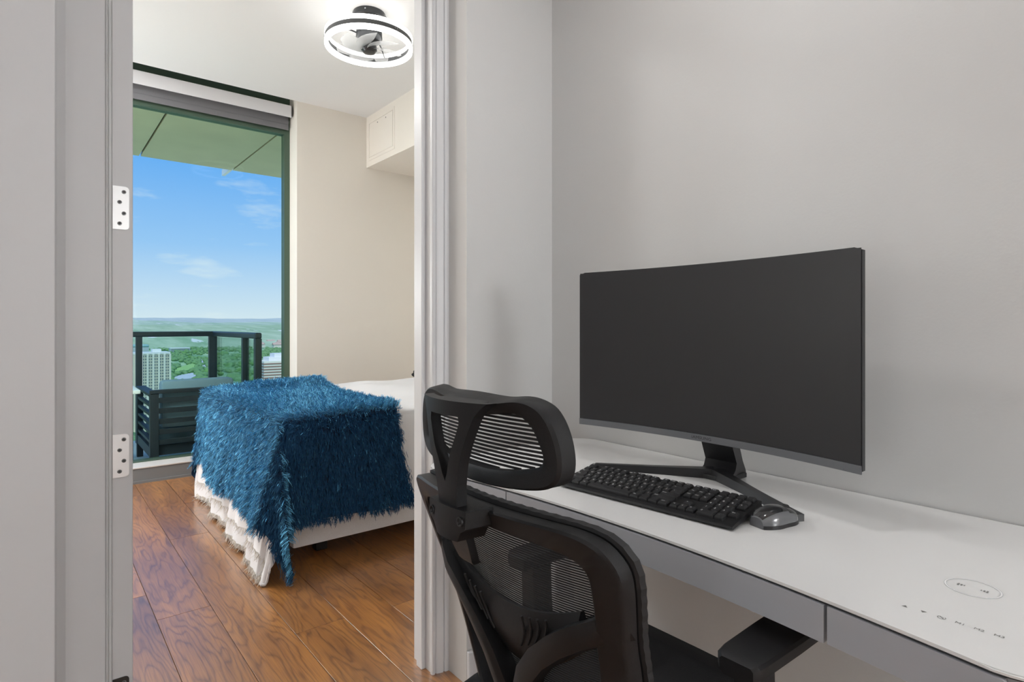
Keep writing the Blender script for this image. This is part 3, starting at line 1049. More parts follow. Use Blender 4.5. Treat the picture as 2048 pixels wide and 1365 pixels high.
# ================================================================== BED
BX0, BY0, BY1, BZT = 0.900, 2.800, 4.380, 0.700
bed = thing('bed', 'bed on a pale linen upholstered base beside the window wall', 'bed', (1.9, 3.6, 0))
obj('base', B(0.955, 2.96, 2.825, 4.36, 0.100, 0.315, bev=0.012), 'bed_linen', bed, smooth='auto')
obj('mattress', B(0.950, 2.95, 2.840, 4.345, 0.315, 0.680, bev=0.045), 'quilt_white', bed, smooth='auto')
for x, y in ((1.16, 3.02), (1.03, 4.25), (2.80, 3.02), (2.80, 4.25), (1.93, 3.6)):
    obj('foot', B(x - 0.03, x + 0.03, y - 0.03, y + 0.03, 0.0, 0.10, bev=0.004), 'bed_foot', bed)

def drape(a, b, x0, y0, y1, zt, r, flare, folds, seed, zfloor=0.012, corner=0.10, cx=1.0, cy=1.0, shift=0.0):
    """a: metres inward from the foot edge, b: metres inward from the near edge (negative = hanging)"""
    a = np.asarray(a, float); b = np.asarray(b, float)
    Wd = y1 - y0
    da = np.maximum(-a, 0); db = np.maximum(-b, 0); dc = np.maximum(b - Wd, 0)
    ds = np.maximum(db, dc)
    rho = np.hypot(da, ds)
    ea = np.where(rho > 1e-6, da / np.maximum(rho, 1e-6), 0)
    es = np.where(rho > 1e-6, ds / np.maximum(rho, 1e-6), 0)
    q = 0.785 * r
    def prof(s):
        th = np.clip((s + q) / r, 0, math.pi / 2)
        h = -q + 0 * s
        h = np.where(s <= -q, s, -r + r * np.sin(th) + (r - q) * 0)
        v = np.where(s <= -q, 0, r * (1 - np.cos(th)))
        ex = np.maximum(s - q, 0)
        h = np.where(s > q, flare * ex, h)
        v = np.where(s > q, r + ex * 0.998, v)
        return h, v
    # inside rounding, each edge on its own
    hi_a, vi_a = prof(np.where(a >= 0, -a, 0) * 1.0)
    nearer = np.minimum(b, Wd - b)
    hi_b, vi_b = prof(np.where(nearer >= 0, -nearer, 0) * 1.0)
    ho, vo = prof(rho)
    vert = np.where(rho > 0, vo + np.where(da <= 0, vi_a, 0) * 0 , np.maximum(vi_a, vi_b))
    tang = np.where(da > ds, b, a) + np.arctan2(ds, np.maximum(da, 1e-6)) * 0.25
    drop = np.maximum(rho - r, 0)
    fold = sum(A * np.sin(tang * f + ph) for f, A, ph in folds) * np.clip(drop * 2.2, 0, 1)
    cor = corner * drop * np.sin(2 * np.arctan2(ds, np.maximum(da, 1e-9))) ** 2
    out = np.where(rho > 0, ho + fold, 0)
    X = np.where(a >= 0, x0 + a, x0) - np.where(rho > 0, ea * (out + cx * cor), 0)
    Y = np.where(b < 0, y0, np.where(b > Wd, y1, y0 + b)) - np.where(rho > 0, es * (out + cy * cor) * np.where(db > 0, 1, -1), 0)
    X = X + shift * np.where((da > 0) & (db > 0), drop * np.sin(2 * np.arctan2(ds, np.maximum(da, 1e-9))), 0)
    Z = zt - vert
    under = np.maximum(zfloor - Z, 0)
    Z = np.maximum(Z, zfloor)
    X = X - ea * under * 0.8
    Y = Y - es * under * 0.8 * np.where(db > 0, 1, -1)
    return X, Y, Z

def grid_obj(name, A_, B_, fn, m, parent, thick=0.008, smooth=True):
    AA, BB = np.meshgrid(A_, B_)
    X, Y, Z = fn(AA, BB)
    V = np.stack([X, Y, Z], -1).reshape(-1, 3)
    F = gridfaces(len(A_), len(B_))
    me = from_arrays(name, V, F)
    o = obj(name, me, m, parent, smooth)
    md = o.modifiers.new('cloth_thickness', 'SOLIDIFY')
    md.thickness = thick
    md.offset = 0.0
    return o, X, Y, Z

# white quilt with a long fringed skirt at the foot
QF = ((13, 0.016, 0.3), (29, 0.009, 1.2), (57, 0.004, 2.0))
def quilt_fn(a, b):
    a = np.asarray(a, float); b = np.asarray(b, float)
    Wd = BY1 - BY0 - 0.005
    da = np.maximum(-a, 0); ds = np.maximum(np.maximum(-b, 0), np.maximum(b - Wd, 0))
    k = np.minimum(1.0, 0.695 / np.maximum(np.hypot(da, ds), 1e-6))
    a2 = np.where(a < 0, a * k, a)
    b2 = np.where(b < 0, b * k, np.where(b > Wd, Wd + (b - Wd) * k, b))
    X, Y, Z = drape(a2, b2, BX0, BY0 + 0.005, BY1, BZT + 0.012, 0.055, 0.04 + 0.12 * np.clip(1 - b / 1.4, 0, 1.1) * (a < 0), QF, 1, corner=0.03)
    Y = np.where((a > 0.2) & (b < 0), np.maximum(Y, BY0 - 0.018 + 0.0 * a), Y)
    top = (a > 0.06) & (b > 0.06) & (b < 1.5)
    Z = Z + np.where(top, 0.006 * np.sin(a * 9 + b * 4) + 0.004 * np.sin(b * 15 - a * 6), 0)
    Z = Z + np.where((b > 1.3) & (a > 0.9), 0.010 * np.sin(a * 7) ** 2, 0)
    wr = 0.004 * np.sin(b * 46 + a * 9) + 0.003 * np.sin(b * 90 + 1)
    X = X + np.where(a < -0.1, wr, 0)
    return X, Y, Z
quilt = thing('quilt', 'white quilt spread over the bed with a fringed skirt at the foot', 'quilt', (1.9, 3.6, 0.7))
aq = np.concatenate([np.linspace(-0.685, -0.06, 34), np.linspace(-0.05, 0.07, 9), np.linspace(0.10, 2.05, 44)])
bq = np.concatenate([np.linspace(-0.46, -0.06, 22), np.linspace(-0.05, 0.07, 9), np.linspace(0.10, 1.5, 60), np.linspace(1.52, 1.90, 18)])
qo, _, _, _ = grid_obj('cover', aq, bq, quilt_fn, 'quilt_white', quilt, 0.012)
# fringe: short threads along the lower hem of the skirt
Vf, Ff = [], []
def thread(p, d, L, w, n=3):
    p = np.array(p); d = np.array(d) / np.linalg.norm(d)
    s = np.cross(d, RNG.normal(size=3)); s /= np.linalg.norm(s) + 1e-9
    i0 = len(Vf)
    bend = RNG.normal(size=3) * 0.35
    for k in range(n):
        t = k / (n - 1)
        c = p + d * L * t + bend * L * t * t
        c[2] = max(c[2], 0.004)
        ww = w * (1 - 0.5 * t)
        Vf.append(c - s * ww); Vf.append(c + s * ww)
    for k in range(n - 1):
        q = i0 + 2 * k
        Ff.append((q, q + 1, q + 3, q + 2))
for bb in np.arange(-0.30, 1.58, 0.0028):
    aa = np.array([-0.685]); b1 = np.array([bb])
    X, Y, Z = quilt_fn(aa, b1)
    for _ in range(2):
        thread((X[0] - 0.004 + RNG.normal() * 0.003, Y[0], Z[0] + 0.025), (-0.35 + RNG.normal() * 0.25, -0.25 + RNG.normal() * 0.35, -1), RNG.uniform(0.018, 0.036), 0.0013)
for bb in np.arange(-0.30, 1.58, 0.004):
    X, Y, Z = quilt_fn(np.array([-0.575]), np.array([bb]))
    thread((X[0] - 0.007, Y[0], Z[0]), (-0.5 + RNG.normal() * 0.2, RNG.normal() * 0.4, -1), RNG.uniform(0.02, 0.035), 0.0012)
obj('fringe', from_arrays('fringe', np.array(Vf), np.array(Ff)), 'fringe_cream', quilt, kind='stuff')

# shaggy blue throw
TF = ((7.0, 0.022, 0.6), (15.0, 0.012, 2.1), (31.0, 0.006, 0.4))
def throw_fn(a, b):
    X, Y, Z = drape(a, b, BX0 - 0.026, BY0 - 0.034, BY1 + 0.01, BZT + 0.030, 0.085, 0.06 + 0.15 * np.clip(1 - b / 1.4, 0, 1.1) * (a < 0), TF, 3, corner=0.14, cx=0.0, cy=0.6, shift=0.16)
    Z = Z + np.where((a > 0) & (b > 0) & (b < 1.6), 0.012 * np.sin(b * 3.1 + a * 2) * np.clip(a * 6, 0, 1) + 0.035 * np.exp(-((b - 1.52) / 0.16) ** 2) * np.clip(a * 3, 0, 1), 0)
    return X, Y, Z
throw = thing('throw_blanket', 'shaggy deep blue throw draped over the foot of the bed', 'blanket', (1.2, 3.5, 0.72))
na, nb = 90, 170
s_ = np.linspace(0, 1, na)
bt = np.linspace(-0.475, 2.02, nb)
SSm, BBm = np.meshgrid(s_, bt)
amin = -0.46 - 0.04 * np.exp(-((BBm + 0.40) / 0.15) ** 2) + 0.02 * np.sin(BBm * 5)
amax = 0.605 + 0.20 * np.clip(BBm / 1.6, 0, 1.1) + 0.14 * np.maximum(-BBm, 0) + 0.012 * np.sin(BBm * 7)
AAm = amin + (amax - amin) * SSm
TX, TY, TZ = throw_fn(AAm, BBm)
TP = np.stack([TX, TY, TZ], -1)
tb = obj('backing', from_arrays('backing', TP.reshape(-1, 3), gridfaces(na, nb)), 'throw_base', throw, True)
# tufted pile as real strands
du = np.gradient(TP, axis=1); dv = np.gradient(TP, axis=0)
NM = np.cross(du, dv)
NM /= np.linalg.norm(NM, axis=-1, keepdims=True) + 1e-9
if NM[nb // 2, na // 2, 2] < 0:
    NM = -NM
area = np.linalg.norm(np.cross(du, dv), axis=-1)
far_hidden = (BBm > 1.75)
wgt = np.where(far_hidden, area * 0.25, area)
pr = (wgt / wgt.sum()).ravel()
NC = 15000
idx = RNG.choice(len(pr), NC, p=pr)
iy, ix = idx // na, idx % na
fy = np.clip(iy + RNG.uniform(-0.5, 0.5, NC), 0, nb - 1.001); fx = np.clip(ix + RNG.uniform(-0.5, 0.5, NC), 0, na - 1.001)
def samp(Aq, fy, fx):
    y0 = fy.astype(int); x0 = fx.astype(int); ty = (fy - y0)[:, None]; tx = (fx - x0)[:, None]
    return (Aq[y0, x0] * (1 - ty) * (1 - tx) + Aq[y0, x0 + 1] * (1 - ty) * tx + Aq[y0 + 1, x0] * ty * (1 - tx) + Aq[y0 + 1, x0 + 1] * ty * tx)
Cp = samp(TP, fy, fx); Cn = samp(NM, fy, fx)
Cn /= np.linalg.norm(Cn, axis=1, keepdims=True)
down = np.array([0, 0, -1.0]) - Cn * (-Cn[:, 2:3])
flow = np.stack([np.sin(Cp[:, 1] * 9 + Cp[:, 0] * 5), np.cos(Cp[:, 0] * 11 - Cp[:, 1] * 4), np.zeros(NC)], 1) * 0.45 + np.array([-0.35, -0.30, 0])
flow = flow + RNG.normal(size=(NC, 3)) * 0.35
flow -= Cn * (flow * Cn).sum(1, keepdims=True)
vertical = 1 - np.abs(Cn[:, 2:3])
tdir = flow * (1 - 0.75 * vertical) + down * 1.0 * vertical + Cn * (0.62 + RNG.uniform(-0.2, 0.3, (NC, 1)))
tdir /= np.linalg.norm(tdir, axis=1, keepdims=True)
clen = RNG.uniform(0.024, 0.044, (NC, 1))
PER = 11
K = NC * PER
Cpi = np.repeat(Cp, PER, 0); Cni = np.repeat(Cn, PER, 0); Tdi = np.repeat(tdir, PER, 0); Li = np.repeat(clen, PER, 0) * RNG.uniform(0.75, 1.1, (K, 1))
jit = RNG.normal(size=(K, 3)) * 0.0095
jit -= Cni * (jit * Cni).sum(1, keepdims=True)
root = Cpi + jit
tip = Cpi + jit * 0.55 + Tdi * Li + RNG.normal(size=(K, 3)) * 0.0035
tip[:, 2] = np.maximum(tip[:, 2], 0.004)
mid = (root + tip) / 2 + Cni * (Li * 0.22) + RNG.normal(size=(K, 3)) * 0.0025
side = np.cross(tip - root, Cni + RNG.normal(size=(K, 3)) * 0.5)
side /= np.linalg.norm(side, axis=1, keepdims=True) + 1e-9
wd = RNG.uniform(0.0008, 0.0014, (K, 1))
r1 = root * 0.25 + mid * 0.75
r2 = mid * 0.45 + tip * 0.55 + Cni * Li * 0.04
SV = np.stack([root - side * wd, root + side * wd, r1 - side * wd, r1 + side * wd, r2 - side * wd * 0.8, r2 + side * wd * 0.8, tip - side * wd * 0.25, tip + side * wd * 0.25], 1).reshape(-1, 3)
base = (np.arange(K) * 8)[:, None]
SF = np.concatenate([base + np.array([0, 1, 3, 2]), base + np.array([2, 3, 5, 4]), base + np.array([4, 5, 7, 6])], 1).reshape(-1, 4)
pme = from_arrays('pile', SV, SF)
pme.polygons.foreach_set('use_smooth', [True] * len(pme.polygons))
nn_ = Cni * 1.0 + Tdi * 0.15 + RNG.normal(size=(K, 3)) * 0.28
nn_ /= np.linalg.norm(nn_, axis=1, keepdims=True)
pme.normals_split_custom_set_from_vertices(np.repeat(nn_, 8, 0).astype(np.float32).tolist())
obj('pile', pme, 'throw_pile', throw, kind='stuff')

# small black cloth bundle at the head of the bed
bb_ = bmesh.new()
bmesh.ops.create_icosphere(bb_, subdivisions=3, radius=1.0)
for v in bb_.verts:
    d = v.co.normalized()
    n = 0.12 * math.sin(d.x * 6 + 1) * math.sin(d.y * 5) + 0.09 * math.sin(d.z * 7 + d.x * 4)
    v.co = Vector((d.x * 0.075, d.y * 0.05, max(d.z, -0.6) * 0.045)) * (1 + n) + Vector((2.45, 4.18, 0.772))
tag(obj('cloth_bundle', bb_, 'cloth_black', None, True), 'small black crumpled cloth lying on the white quilt', 'cloth')

# ================================================================== DESK
DZ = 0.7855
DXB, DY0, DY1 = 1.462, 0.085, 1.425          # back edge, right end, left end
def desk_front(y):
    t = (y - 0.74) / 0.60
    return 0.880 - 0.052 * t * t
def desk_outline(inset=0.0, rc=0.085, ext=0.0):
    pts = []
    y0, y1, xb = DY0 + inset, DY1 - inset, DXB - inset
    fr = lambda y: desk_front(y) + inset - ext
    r = rc
    # front edge left -> right, with rounded corners all round
    def arc(cx, cy, a0, a1, rr, n=9):
        for k in range(n + 1):
            a = math.radians(a0 + (a1 - a0) * k / n)
            pts.append((cx + rr * math.cos(a), cy + rr * math.sin(a)))
    arc(fr(y1 - r) + r, y1 - r, 90, 180, r)
    for y in np.linspace(y1 - r - 0.02, y0 + r + 0.02, 40):
        pts.append((fr(y), y))
    arc(fr(y0 + r) + r, y0 + r, 180, 270, r)
    arc(xb - r, y0 + r, 270, 360, r)
    arc(xb - r, y1 - r, 0, 90, r)
    return pts
desk = thing('standing_desk', 'white glass topped height adjustable desk with curved front and drawer', 'desk', (1.15, 0.75, 0))
bm = bmesh.new()
prism(bm, desk_outline(), DZ - 0.0045, DZ)
top_e = [e for e in bm.edges if all(abs(v.co.z - DZ) < 1e-6 for v in e.verts)]
bmesh.ops.bevel(bm, geom=top_e, offset=0.0018, segments=2, affect='EDGES')
obj('table_top', bm, 'desk_white', desk, smooth='auto')
bm = bmesh.new()
prism(bm, desk_outline(0.004), DZ - 0.0085, DZ - 0.0047)
obj('seam', bm, 'desk_dark', desk)
bm = bmesh.new()
prism(bm, desk_outline(0.010), DZ - 0.052, DZ - 0.0087)
obj('apron', bm, 'desk_grey', desk, smooth='auto')
def curved_panel(ya, yb, z0, z1, out, th=0.012, n=40):
    bm = bmesh.new()
    rings = []
    for y in np.linspace(ya, yb, n):
        x = desk_front(y) + 0.0100
        rings.append([(x - out, y, z0), (x - out, y, z1), (x - out + th, y, z1), (x - out + th, y, z0)])
    loft(bm, rings)
    es = [e for e in bm.edges]
    return bm
gl, gr = 1.081, 0.362
dr = obj('drawer_front', curved_panel(gl - 0.001, gr + 0.001, DZ - 0.0625, DZ - 0.0092, 0.011), 'desk_grey', desk, smooth='auto')
obj('drawer_box', B(0.905, 1.30, gr + 0.03, gl - 0.03, DZ - 0.061, DZ - 0.0525), 'desk_grey', desk)
obj('front_panel', curved_panel(DY1 - 0.075, gl + 0.0035, DZ - 0.0615, DZ - 0.0092, 0.0105), 'desk_grey', desk, smooth='auto')
obj('front_panel', curved_panel(gr - 0.0035, DY0 + 0.075, DZ - 0.0615, DZ - 0.0092, 0.0105), 'desk_grey', desk, smooth='auto')
for y in (0.24, 1.27):
    obj('leg', B(1.17, 1.25, y - 0.03, y + 0.03, 0.03, 0.40, bev=0.006), 'desk_leg', desk)
    obj('leg_column', B(1.178, 1.242, y - 0.023, y + 0.023, 0.40, DZ - 0.053, bev=0.004), 'desk_leg', desk)
    obj('foot', B(0.92, 1.44, y - 0.035, y + 0.035, 0.0, 0.032, bev=0.006), 'desk_leg', desk)
obj('crossbar', B(1.19, 1.23, 0.263, 1.247, 0.60, 0.66), 'desk_leg', desk)
# printed marks of the touch panel (flat print on the glass)
PZ = DZ + 0.0003
def flat(name, polys, m, label=None, z=PZ):
    bm = bmesh.new()
    for P in polys:
        bm.faces.new([bm.verts.new((p[0], p[1], z)) for p in P])
    o = obj(name, bm, m, desk, label=label)
    return o
def tri(x, y, s, up):
    d = 1 if up else -1
    return [(x - d * s * 0.42, y + s * 0.5), (x - d * s * 0.42, y - s * 0.5), (x + d * s * 0.42, y)]
flat('up_arrow', [tri(0.923, 0.2835, 0.0072, True)], 'print_grey')
flat('down_arrow', [tri(0.923, 0.2625, 0.0072, False)], 'print_grey')
def ring_polys(x, y, r0, r1, a0, a1, n=16):
    out = []
    for k in range(n):
        b0 = math.radians(a0 + (a1 - a0) * k / n); b1 = math.radians(a0 + (a1 - a0) * (k + 1) / n)
        out.append([(x + r0 * math.cos(b0), y + r0 * math.sin(b0)), (x + r1 * math.cos(b0), y + r1 * math.sin(b0)),
                    (x + r1 * math.cos(b1), y + r1 * math.sin(b1)), (x + r0 * math.cos(b1), y + r0 * math.sin(b1))])
    return out
icon = ring_polys(0.9235, 0.2420, 0.0040, 0.0049, 20, 320) + ring_polys(0.9235, 0.2420, 0.0016, 0.0023, 200, 420)
icon.append([(0.9205, 0.2400), (0.9210, 0.2394), (0.9270, 0.2440), (0.9265, 0.2446)])
flat('power_icon', icon, 'print_grey')
for s, y in (('M1', 0.2222), ('M2', 0.2025), ('M3', 0.1825)):
    me = text_mesh(s, 0.0088)
    me.transform(Matrix.Translation((0.9235, y, PZ)) @ Matrix.Rotation(-math.pi / 2, 4, 'Z'))
    obj('touch_key', me, 'print_grey', desk)
flat('charging_ring', ring_polys(1.063, 0.2405, 0.0315, 0.0335, 0, 360, 48), 'print_light', label='raised ring of the wireless charging spot')
flat('charging_ring_edge', ring_polys(1.063, 0.2405, 0.0308, 0.0315, 0, 360, 48) + ring_polys(1.063, 0.2405, 0.0335, 0.0342, 0, 360, 48), 'desk_grey')
mk = []
for sg, c in ((1, 90), (-1, 270)):
    for r in (0.0172, 0.0135, 0.0100):
        w = 0.0011 if r > 0.012 else 0.0008
        mk += ring_polys(1.063, 0.2405, r - w, r + w, c - 14, c + 14, 5)
flat('charging_symbol', mk, 'print_grey')

# ================================================================== MONITOR
MX, MY0, MY1, MZ0, MZ1 = 1.190, 0.4345, 1.162, 0.8915, 1.3160
MYC = (MY0 + MY1) / 2
MR = 1.5
def mon_x(y):
    return MX + (math.sqrt(MR * MR - (y - MYC) ** 2) - math.sqrt(MR * MR - (MY1 - MYC) ** 2))
mon = thing('monitor', 'large curved black monitor with grey chin standing on the desk', 'monitor', (1.25, 0.79, DZ))
def mon_slab(y0, y1, z0, z1, d0, d1, n=48, rc=0.0):
    bm = bmesh.new()
    rings = []
    for y in np.linspace(y0, y1, n):
        x = mon_x(y)
        e = 0.0
        if rc:
            t = max(0.0, rc - min(y - y0, y1 - y))
            e = rc - math.sqrt(max(rc * rc - t * t, 0))
        rings.append([(x + d0, y, z0 + e), (x + d0, y, z1 - e), (x + d1, y, z1 - e), (x + d1, y, z0 + e)])
    return loft(bm, rings)
obj('housing', mon_slab(MY0, MY1, MZ0, MZ1, 0.0012, 0.014, rc=0.006), 'monitor_body', mon, smooth='auto')
bk = bmesh.new()
rings = []
for y in np.linspace(MY0 + 0.05, MY1 - 0.05, 30):
    x = mon_x(y)
    t = abs(y - MYC) / (MYC - MY0 - 0.05)
    d = 0.014 + 0.035 * (1 - t ** 3)
    rings.append([(x + 0.0135, y, MZ0 + 0.03), (x + 0.0135, y, MZ1 - 0.04), (x + d, y, MZ1 - 0.09), (x + d, y, MZ0 + 0.07)])
loft(bk, rings)
obj('back_cover', bk, 'monitor_body', mon, smooth='auto')
def screen_mat():
    m = mat('screen', lin(34, 34, 36), 0.34, spec=0.5)
screen_mat()
obj('screen', mon_slab(MY0 + 0.0022, MY1 - 0.0022, MZ0 + 0.0170, MZ1 - 0.0022, 0.0000, 0.0014), 'screen', mon, smooth='auto')
chin = obj('chin', mon_slab(MY0 + 0.0010, MY1 - 0.0010, MZ0 + 0.0003, MZ0 + 0.0166, -0.0018, 0.0014), 'monitor_chin', mon, smooth='auto')
lm = text_mesh('SAMSUNG', 0.0098)
lm.transform(Matrix.Translation((mon_x(0.802) - 0.0021, 0.802, MZ0 + 0.0085)) @ Matrix(((0, 0, -1, 0), (-1, 0, 0, 0), (0, 1, 0, 0), (0, 0, 0, 1))) @ Matrix.Scale(1.25, 4, (1, 0, 0)))
sub('logo', lm, 'logo_dark', chin)
led = bmesh.new()
box(led, mon_x(0.47) - 0.0021, mon_x(0.47) - 0.0015, 0.4665, 0.4695, MZ0 + 0.003, MZ0 + 0.0042)
sub('power_led', led, 'logo_dark', chin)
# stand: V legs, base plate and leaning neck
stand = obj('stand', B(1.300, 1.395, 0.775, 0.868, DZ, DZ + 0.012, bev=0.002), 'stand_black', mon)
def leg(tip, side):
    bm = bmesh.new()
    hip = (1.318, 0.822)
    rings = []
    for t in np.linspace(0, 1, 14):
        x = hip[0] + (tip[0] - hip[0]) * t
        y = hip[1] + (tip[1] - hip[1]) * t
        bulge = 0.016 * math.sin(min(1, (1 - t) * 1.0) * math.pi * 0.5) * (1 if t < 1 else 0)
        dx, dy = tip[0] - hip[0], tip[1] - hip[1]
        L = math.hypot(dx, dy)
        nx, ny = -dy / L, dx / L
        if nx > 0:
            nx, ny = -nx, -ny
        w = 0.0075 + 0.010 * (1 - t) ** 3
        hgt = 0.024 - 0.010 * t
        off = -0.010 * (1 - t) ** 2
        cx, cy = x + nx * off, y + ny * off
        rings.append([(cx + nx * w, cy + ny * w, DZ), (cx - nx * w, cy - ny * w, DZ), (cx - nx * w, cy - ny * w, DZ + hgt), (cx + nx * w * 0.9, cy + ny * w * 0.9, DZ + hgt)])
    loft(bm, rings)
    return bm
obj('stand_leg', leg((1.162, 0.534), -1), 'stand_black', mon, smooth='auto')
obj('stand_leg', leg((1.166, 1.080), 1), 'stand_black', mon, smooth='auto')
nk = bmesh.new()
loft(nk, [[(1.318, 0.772, DZ + 0.010), (1.412, 0.786, DZ + 0.001), (1.412, 0.868, DZ + 0.001), (1.318, 0.862, DZ + 0.010)],
          [(1.342, 0.776, DZ + 0.024), (1.408, 0.786, DZ + 0.015), (1.408, 0.868, DZ + 0.015), (1.342, 0.864, DZ + 0.024)],
          [(1.352, 0.778, DZ + 0.040), (1.394, 0.786, DZ + 0.040), (1.394, 0.868, DZ + 0.040), (1.352, 0.866, DZ + 0.040)],
          [(1.262, 0.764, DZ + 0.190), (1.312, 0.772, DZ + 0.190), (1.312, 0.850, DZ + 0.190), (1.262, 0.846, DZ + 0.190)]])
obj('neck', nk, 'stand_black', mon, smooth='auto')

# ================================================================== KEYBOARD
U = 0.01845
kb = thing('keyboard', 'full size black keyboard with white legends in front of the monitor', 'keyboard', (0.966, 1.013, DZ), rotz=math.radians(-84.9))
KL, KD = 22.5 * U + 0.012, 6.35 * U + 0.016
def kz(y):
    return 0.010 + 0.022 * (y / KD)
bm = bmesh.new()
prof = [(0.000, 0.0045), (0.002, 0.0085), (0.010, kz(0.010) - 0.001), (KD - 0.003, kz(KD) - 0.001), (KD, kz(KD) - 0.004), (KD - 0.002, 0.018), (0.004, 0.0025)]
loft(bm, [[(x, y, z) for y, z in prof] for x in (0.0, KL)])
obj('case', bm, 'black_plastic', kb, smooth='auto')
for x in (0.03, KL - 0.03):
    bm = bmesh.new()
    box(bm, x - 0.012, x + 0.012, 0.010, 0.018, 0.0, 0.006)
    obj('rubber_foot', bm, 'logo_dark', kb)
    bm = bmesh.new()
    box(bm, x - 0.012, x + 0.012, KD - 0.020, KD - 0.012, 0.0, 0.020)
    obj('flip_foot', bm, 'logo_dark', kb)
rows = [
    (5.45, [('Esc', 0, 1), ('F1', 2, 1), ('F2', 3, 1), ('F3', 4, 1), ('F4', 5, 1), ('F5', 6.5, 1), ('F6', 7.5, 1), ('F7', 8.5, 1), ('F8', 9.5, 1), ('F9', 11, 1), ('F10', 12, 1), ('F11', 13, 1), ('F12', 14, 1),
            ('Prt', 15.25, 1), ('Scr', 16.25, 1), ('Brk', 17.25, 1), ('', 18.5, 1), ('', 19.5, 1), ('', 20.5, 1), ('', 21.5, 1)]),
    (4.25, [(c, i, 1) for i, c in enumerate('`1234567890-=')] + [('<-', 13, 2), ('Ins', 15.25, 1), ('Hm', 16.25, 1), ('Pg', 17.25, 1), ('Nm', 18.5, 1), ('/', 19.5, 1), ('*', 20.5, 1), ('-', 21.5, 1)]),
    (3.25, [('Tab', 0, 1.5)] + [(c, 1.5 + i, 1) for i, c in enumerate('QWERTYUIOP[]')] + [('\\', 13.5, 1.5), ('Del', 15.25, 1), ('End', 16.25, 1), ('Pg', 17.25, 1), ('7', 18.5, 1), ('8', 19.5, 1), ('9', 20.5, 1), ('+', 21.5, 1)]),
    (2.25, [('Caps', 0, 1.75)] + [(c, 1.75 + i, 1) for i, c in enumerate("ASDFGHJKL;'")] + [('Enter', 12.75, 2.25), ('4', 18.5, 1), ('5', 19.5, 1), ('6', 20.5, 1)]),
    (1.25, [('Shift', 0, 2.25)] + [(c, 2.25 + i, 1) for i, c in enumerate('ZXCVBNM,./')] + [('Shift', 12.25, 2.75), ('^', 16.25, 1), ('1', 18.5, 1), ('2', 19.5, 1), ('3', 20.5, 1), ('Ent', 21.5, 1)]),
    (0.25, [('Ctrl', 0, 1.25), ('', 1.25, 1.25), ('Alt', 2.5, 1.25), ('', 3.75, 6.25), ('Alt', 10, 1.25), ('', 11.25, 1.25), ('', 12.5, 1.25), ('Ctrl', 13.75, 1.25), ('<', 15.25, 1), ('v', 16.25, 1), ('>', 17.25, 1), ('0', 18.5, 2), ('.', 20.5, 1)]),
]
key_mesh = {}
def key_me(w):
    if w not in key_mesh:
        bm = bmesh.new()
        hw, hd = w * U / 2 - 0.0006, U / 2 - 0.0006
        loft(bm, [[(-hw, -hd, 0), (hw, -hd, 0), (hw, hd, 0), (-hw, hd, 0)],
                  [(-hw + 0.0004, -hd + 0.0004, 0.0045), (hw - 0.0004, -hd + 0.0004, 0.0045), (hw - 0.0004, hd - 0.0004, 0.0045), (-hw + 0.0004, hd - 0.0004, 0.0045)],
                  [(-hw + 0.0026, -hd + 0.0020, 0.0078), (hw - 0.0026, -hd + 0.0020, 0.0078), (hw - 0.0026, hd - 0.0026, 0.0078), (-hw + 0.0026, hd - 0.0026, 0.0078)]])
        bmesh.ops.recalc_face_normals(bm, faces=bm.faces)
        me = bpy.data.meshes.new('key'); bm.to_mesh(me); bm.free()
        me.materials.append(MATS['key_black'])
        key_mesh[w] = me
    return key_mesh[w]
tilt = math.atan(0.022 / KD)
glyphs = {}
LV, LF = [], []
for yr, keys in rows:
    for s, x, w in keys:
        o = bpy.data.objects.new('key', key_me(w))
        cx, cy = 0.006 + (x + w / 2) * U, 0.008 + (yr + 0.5) * U
        o.parent = kb
        o.location = (cx, cy, kz(cy) - 0.0010)
        o.rotation_euler = (tilt, 0, 0)
        COL.objects.link(o)
        if s:
            sz = 0.0072 if len(s) == 1 else 0.0046
            if (s, sz) not in glyphs:
                me = text_mesh(s, sz)
                glyphs[(s, sz)] = ([v.co.copy() for v in me.vertices], [list(p.vertices) for p in me.polygons])
            vs, ps = glyphs[(s, sz)]
            M = Matrix.Translation((cx, cy, kz(cy) - 0.0010)) @ Matrix.Rotation(tilt, 4, 'X') @ Matrix.Translation((-w * U / 2 + U * (0.42 if len(s) == 1 else 0.5), 0.0012, 0.0079))
            i0 = len(LV)
            LV += [tuple(M @ v) for v in vs]
            LF += [[i0 + q for q in p] for p in ps]
lme = bpy.data.meshes.new('key_legends')
lme.from_pydata(LV, [], LF)
obj('key_legends', lme, 'legend_white', kb, kind='stuff')

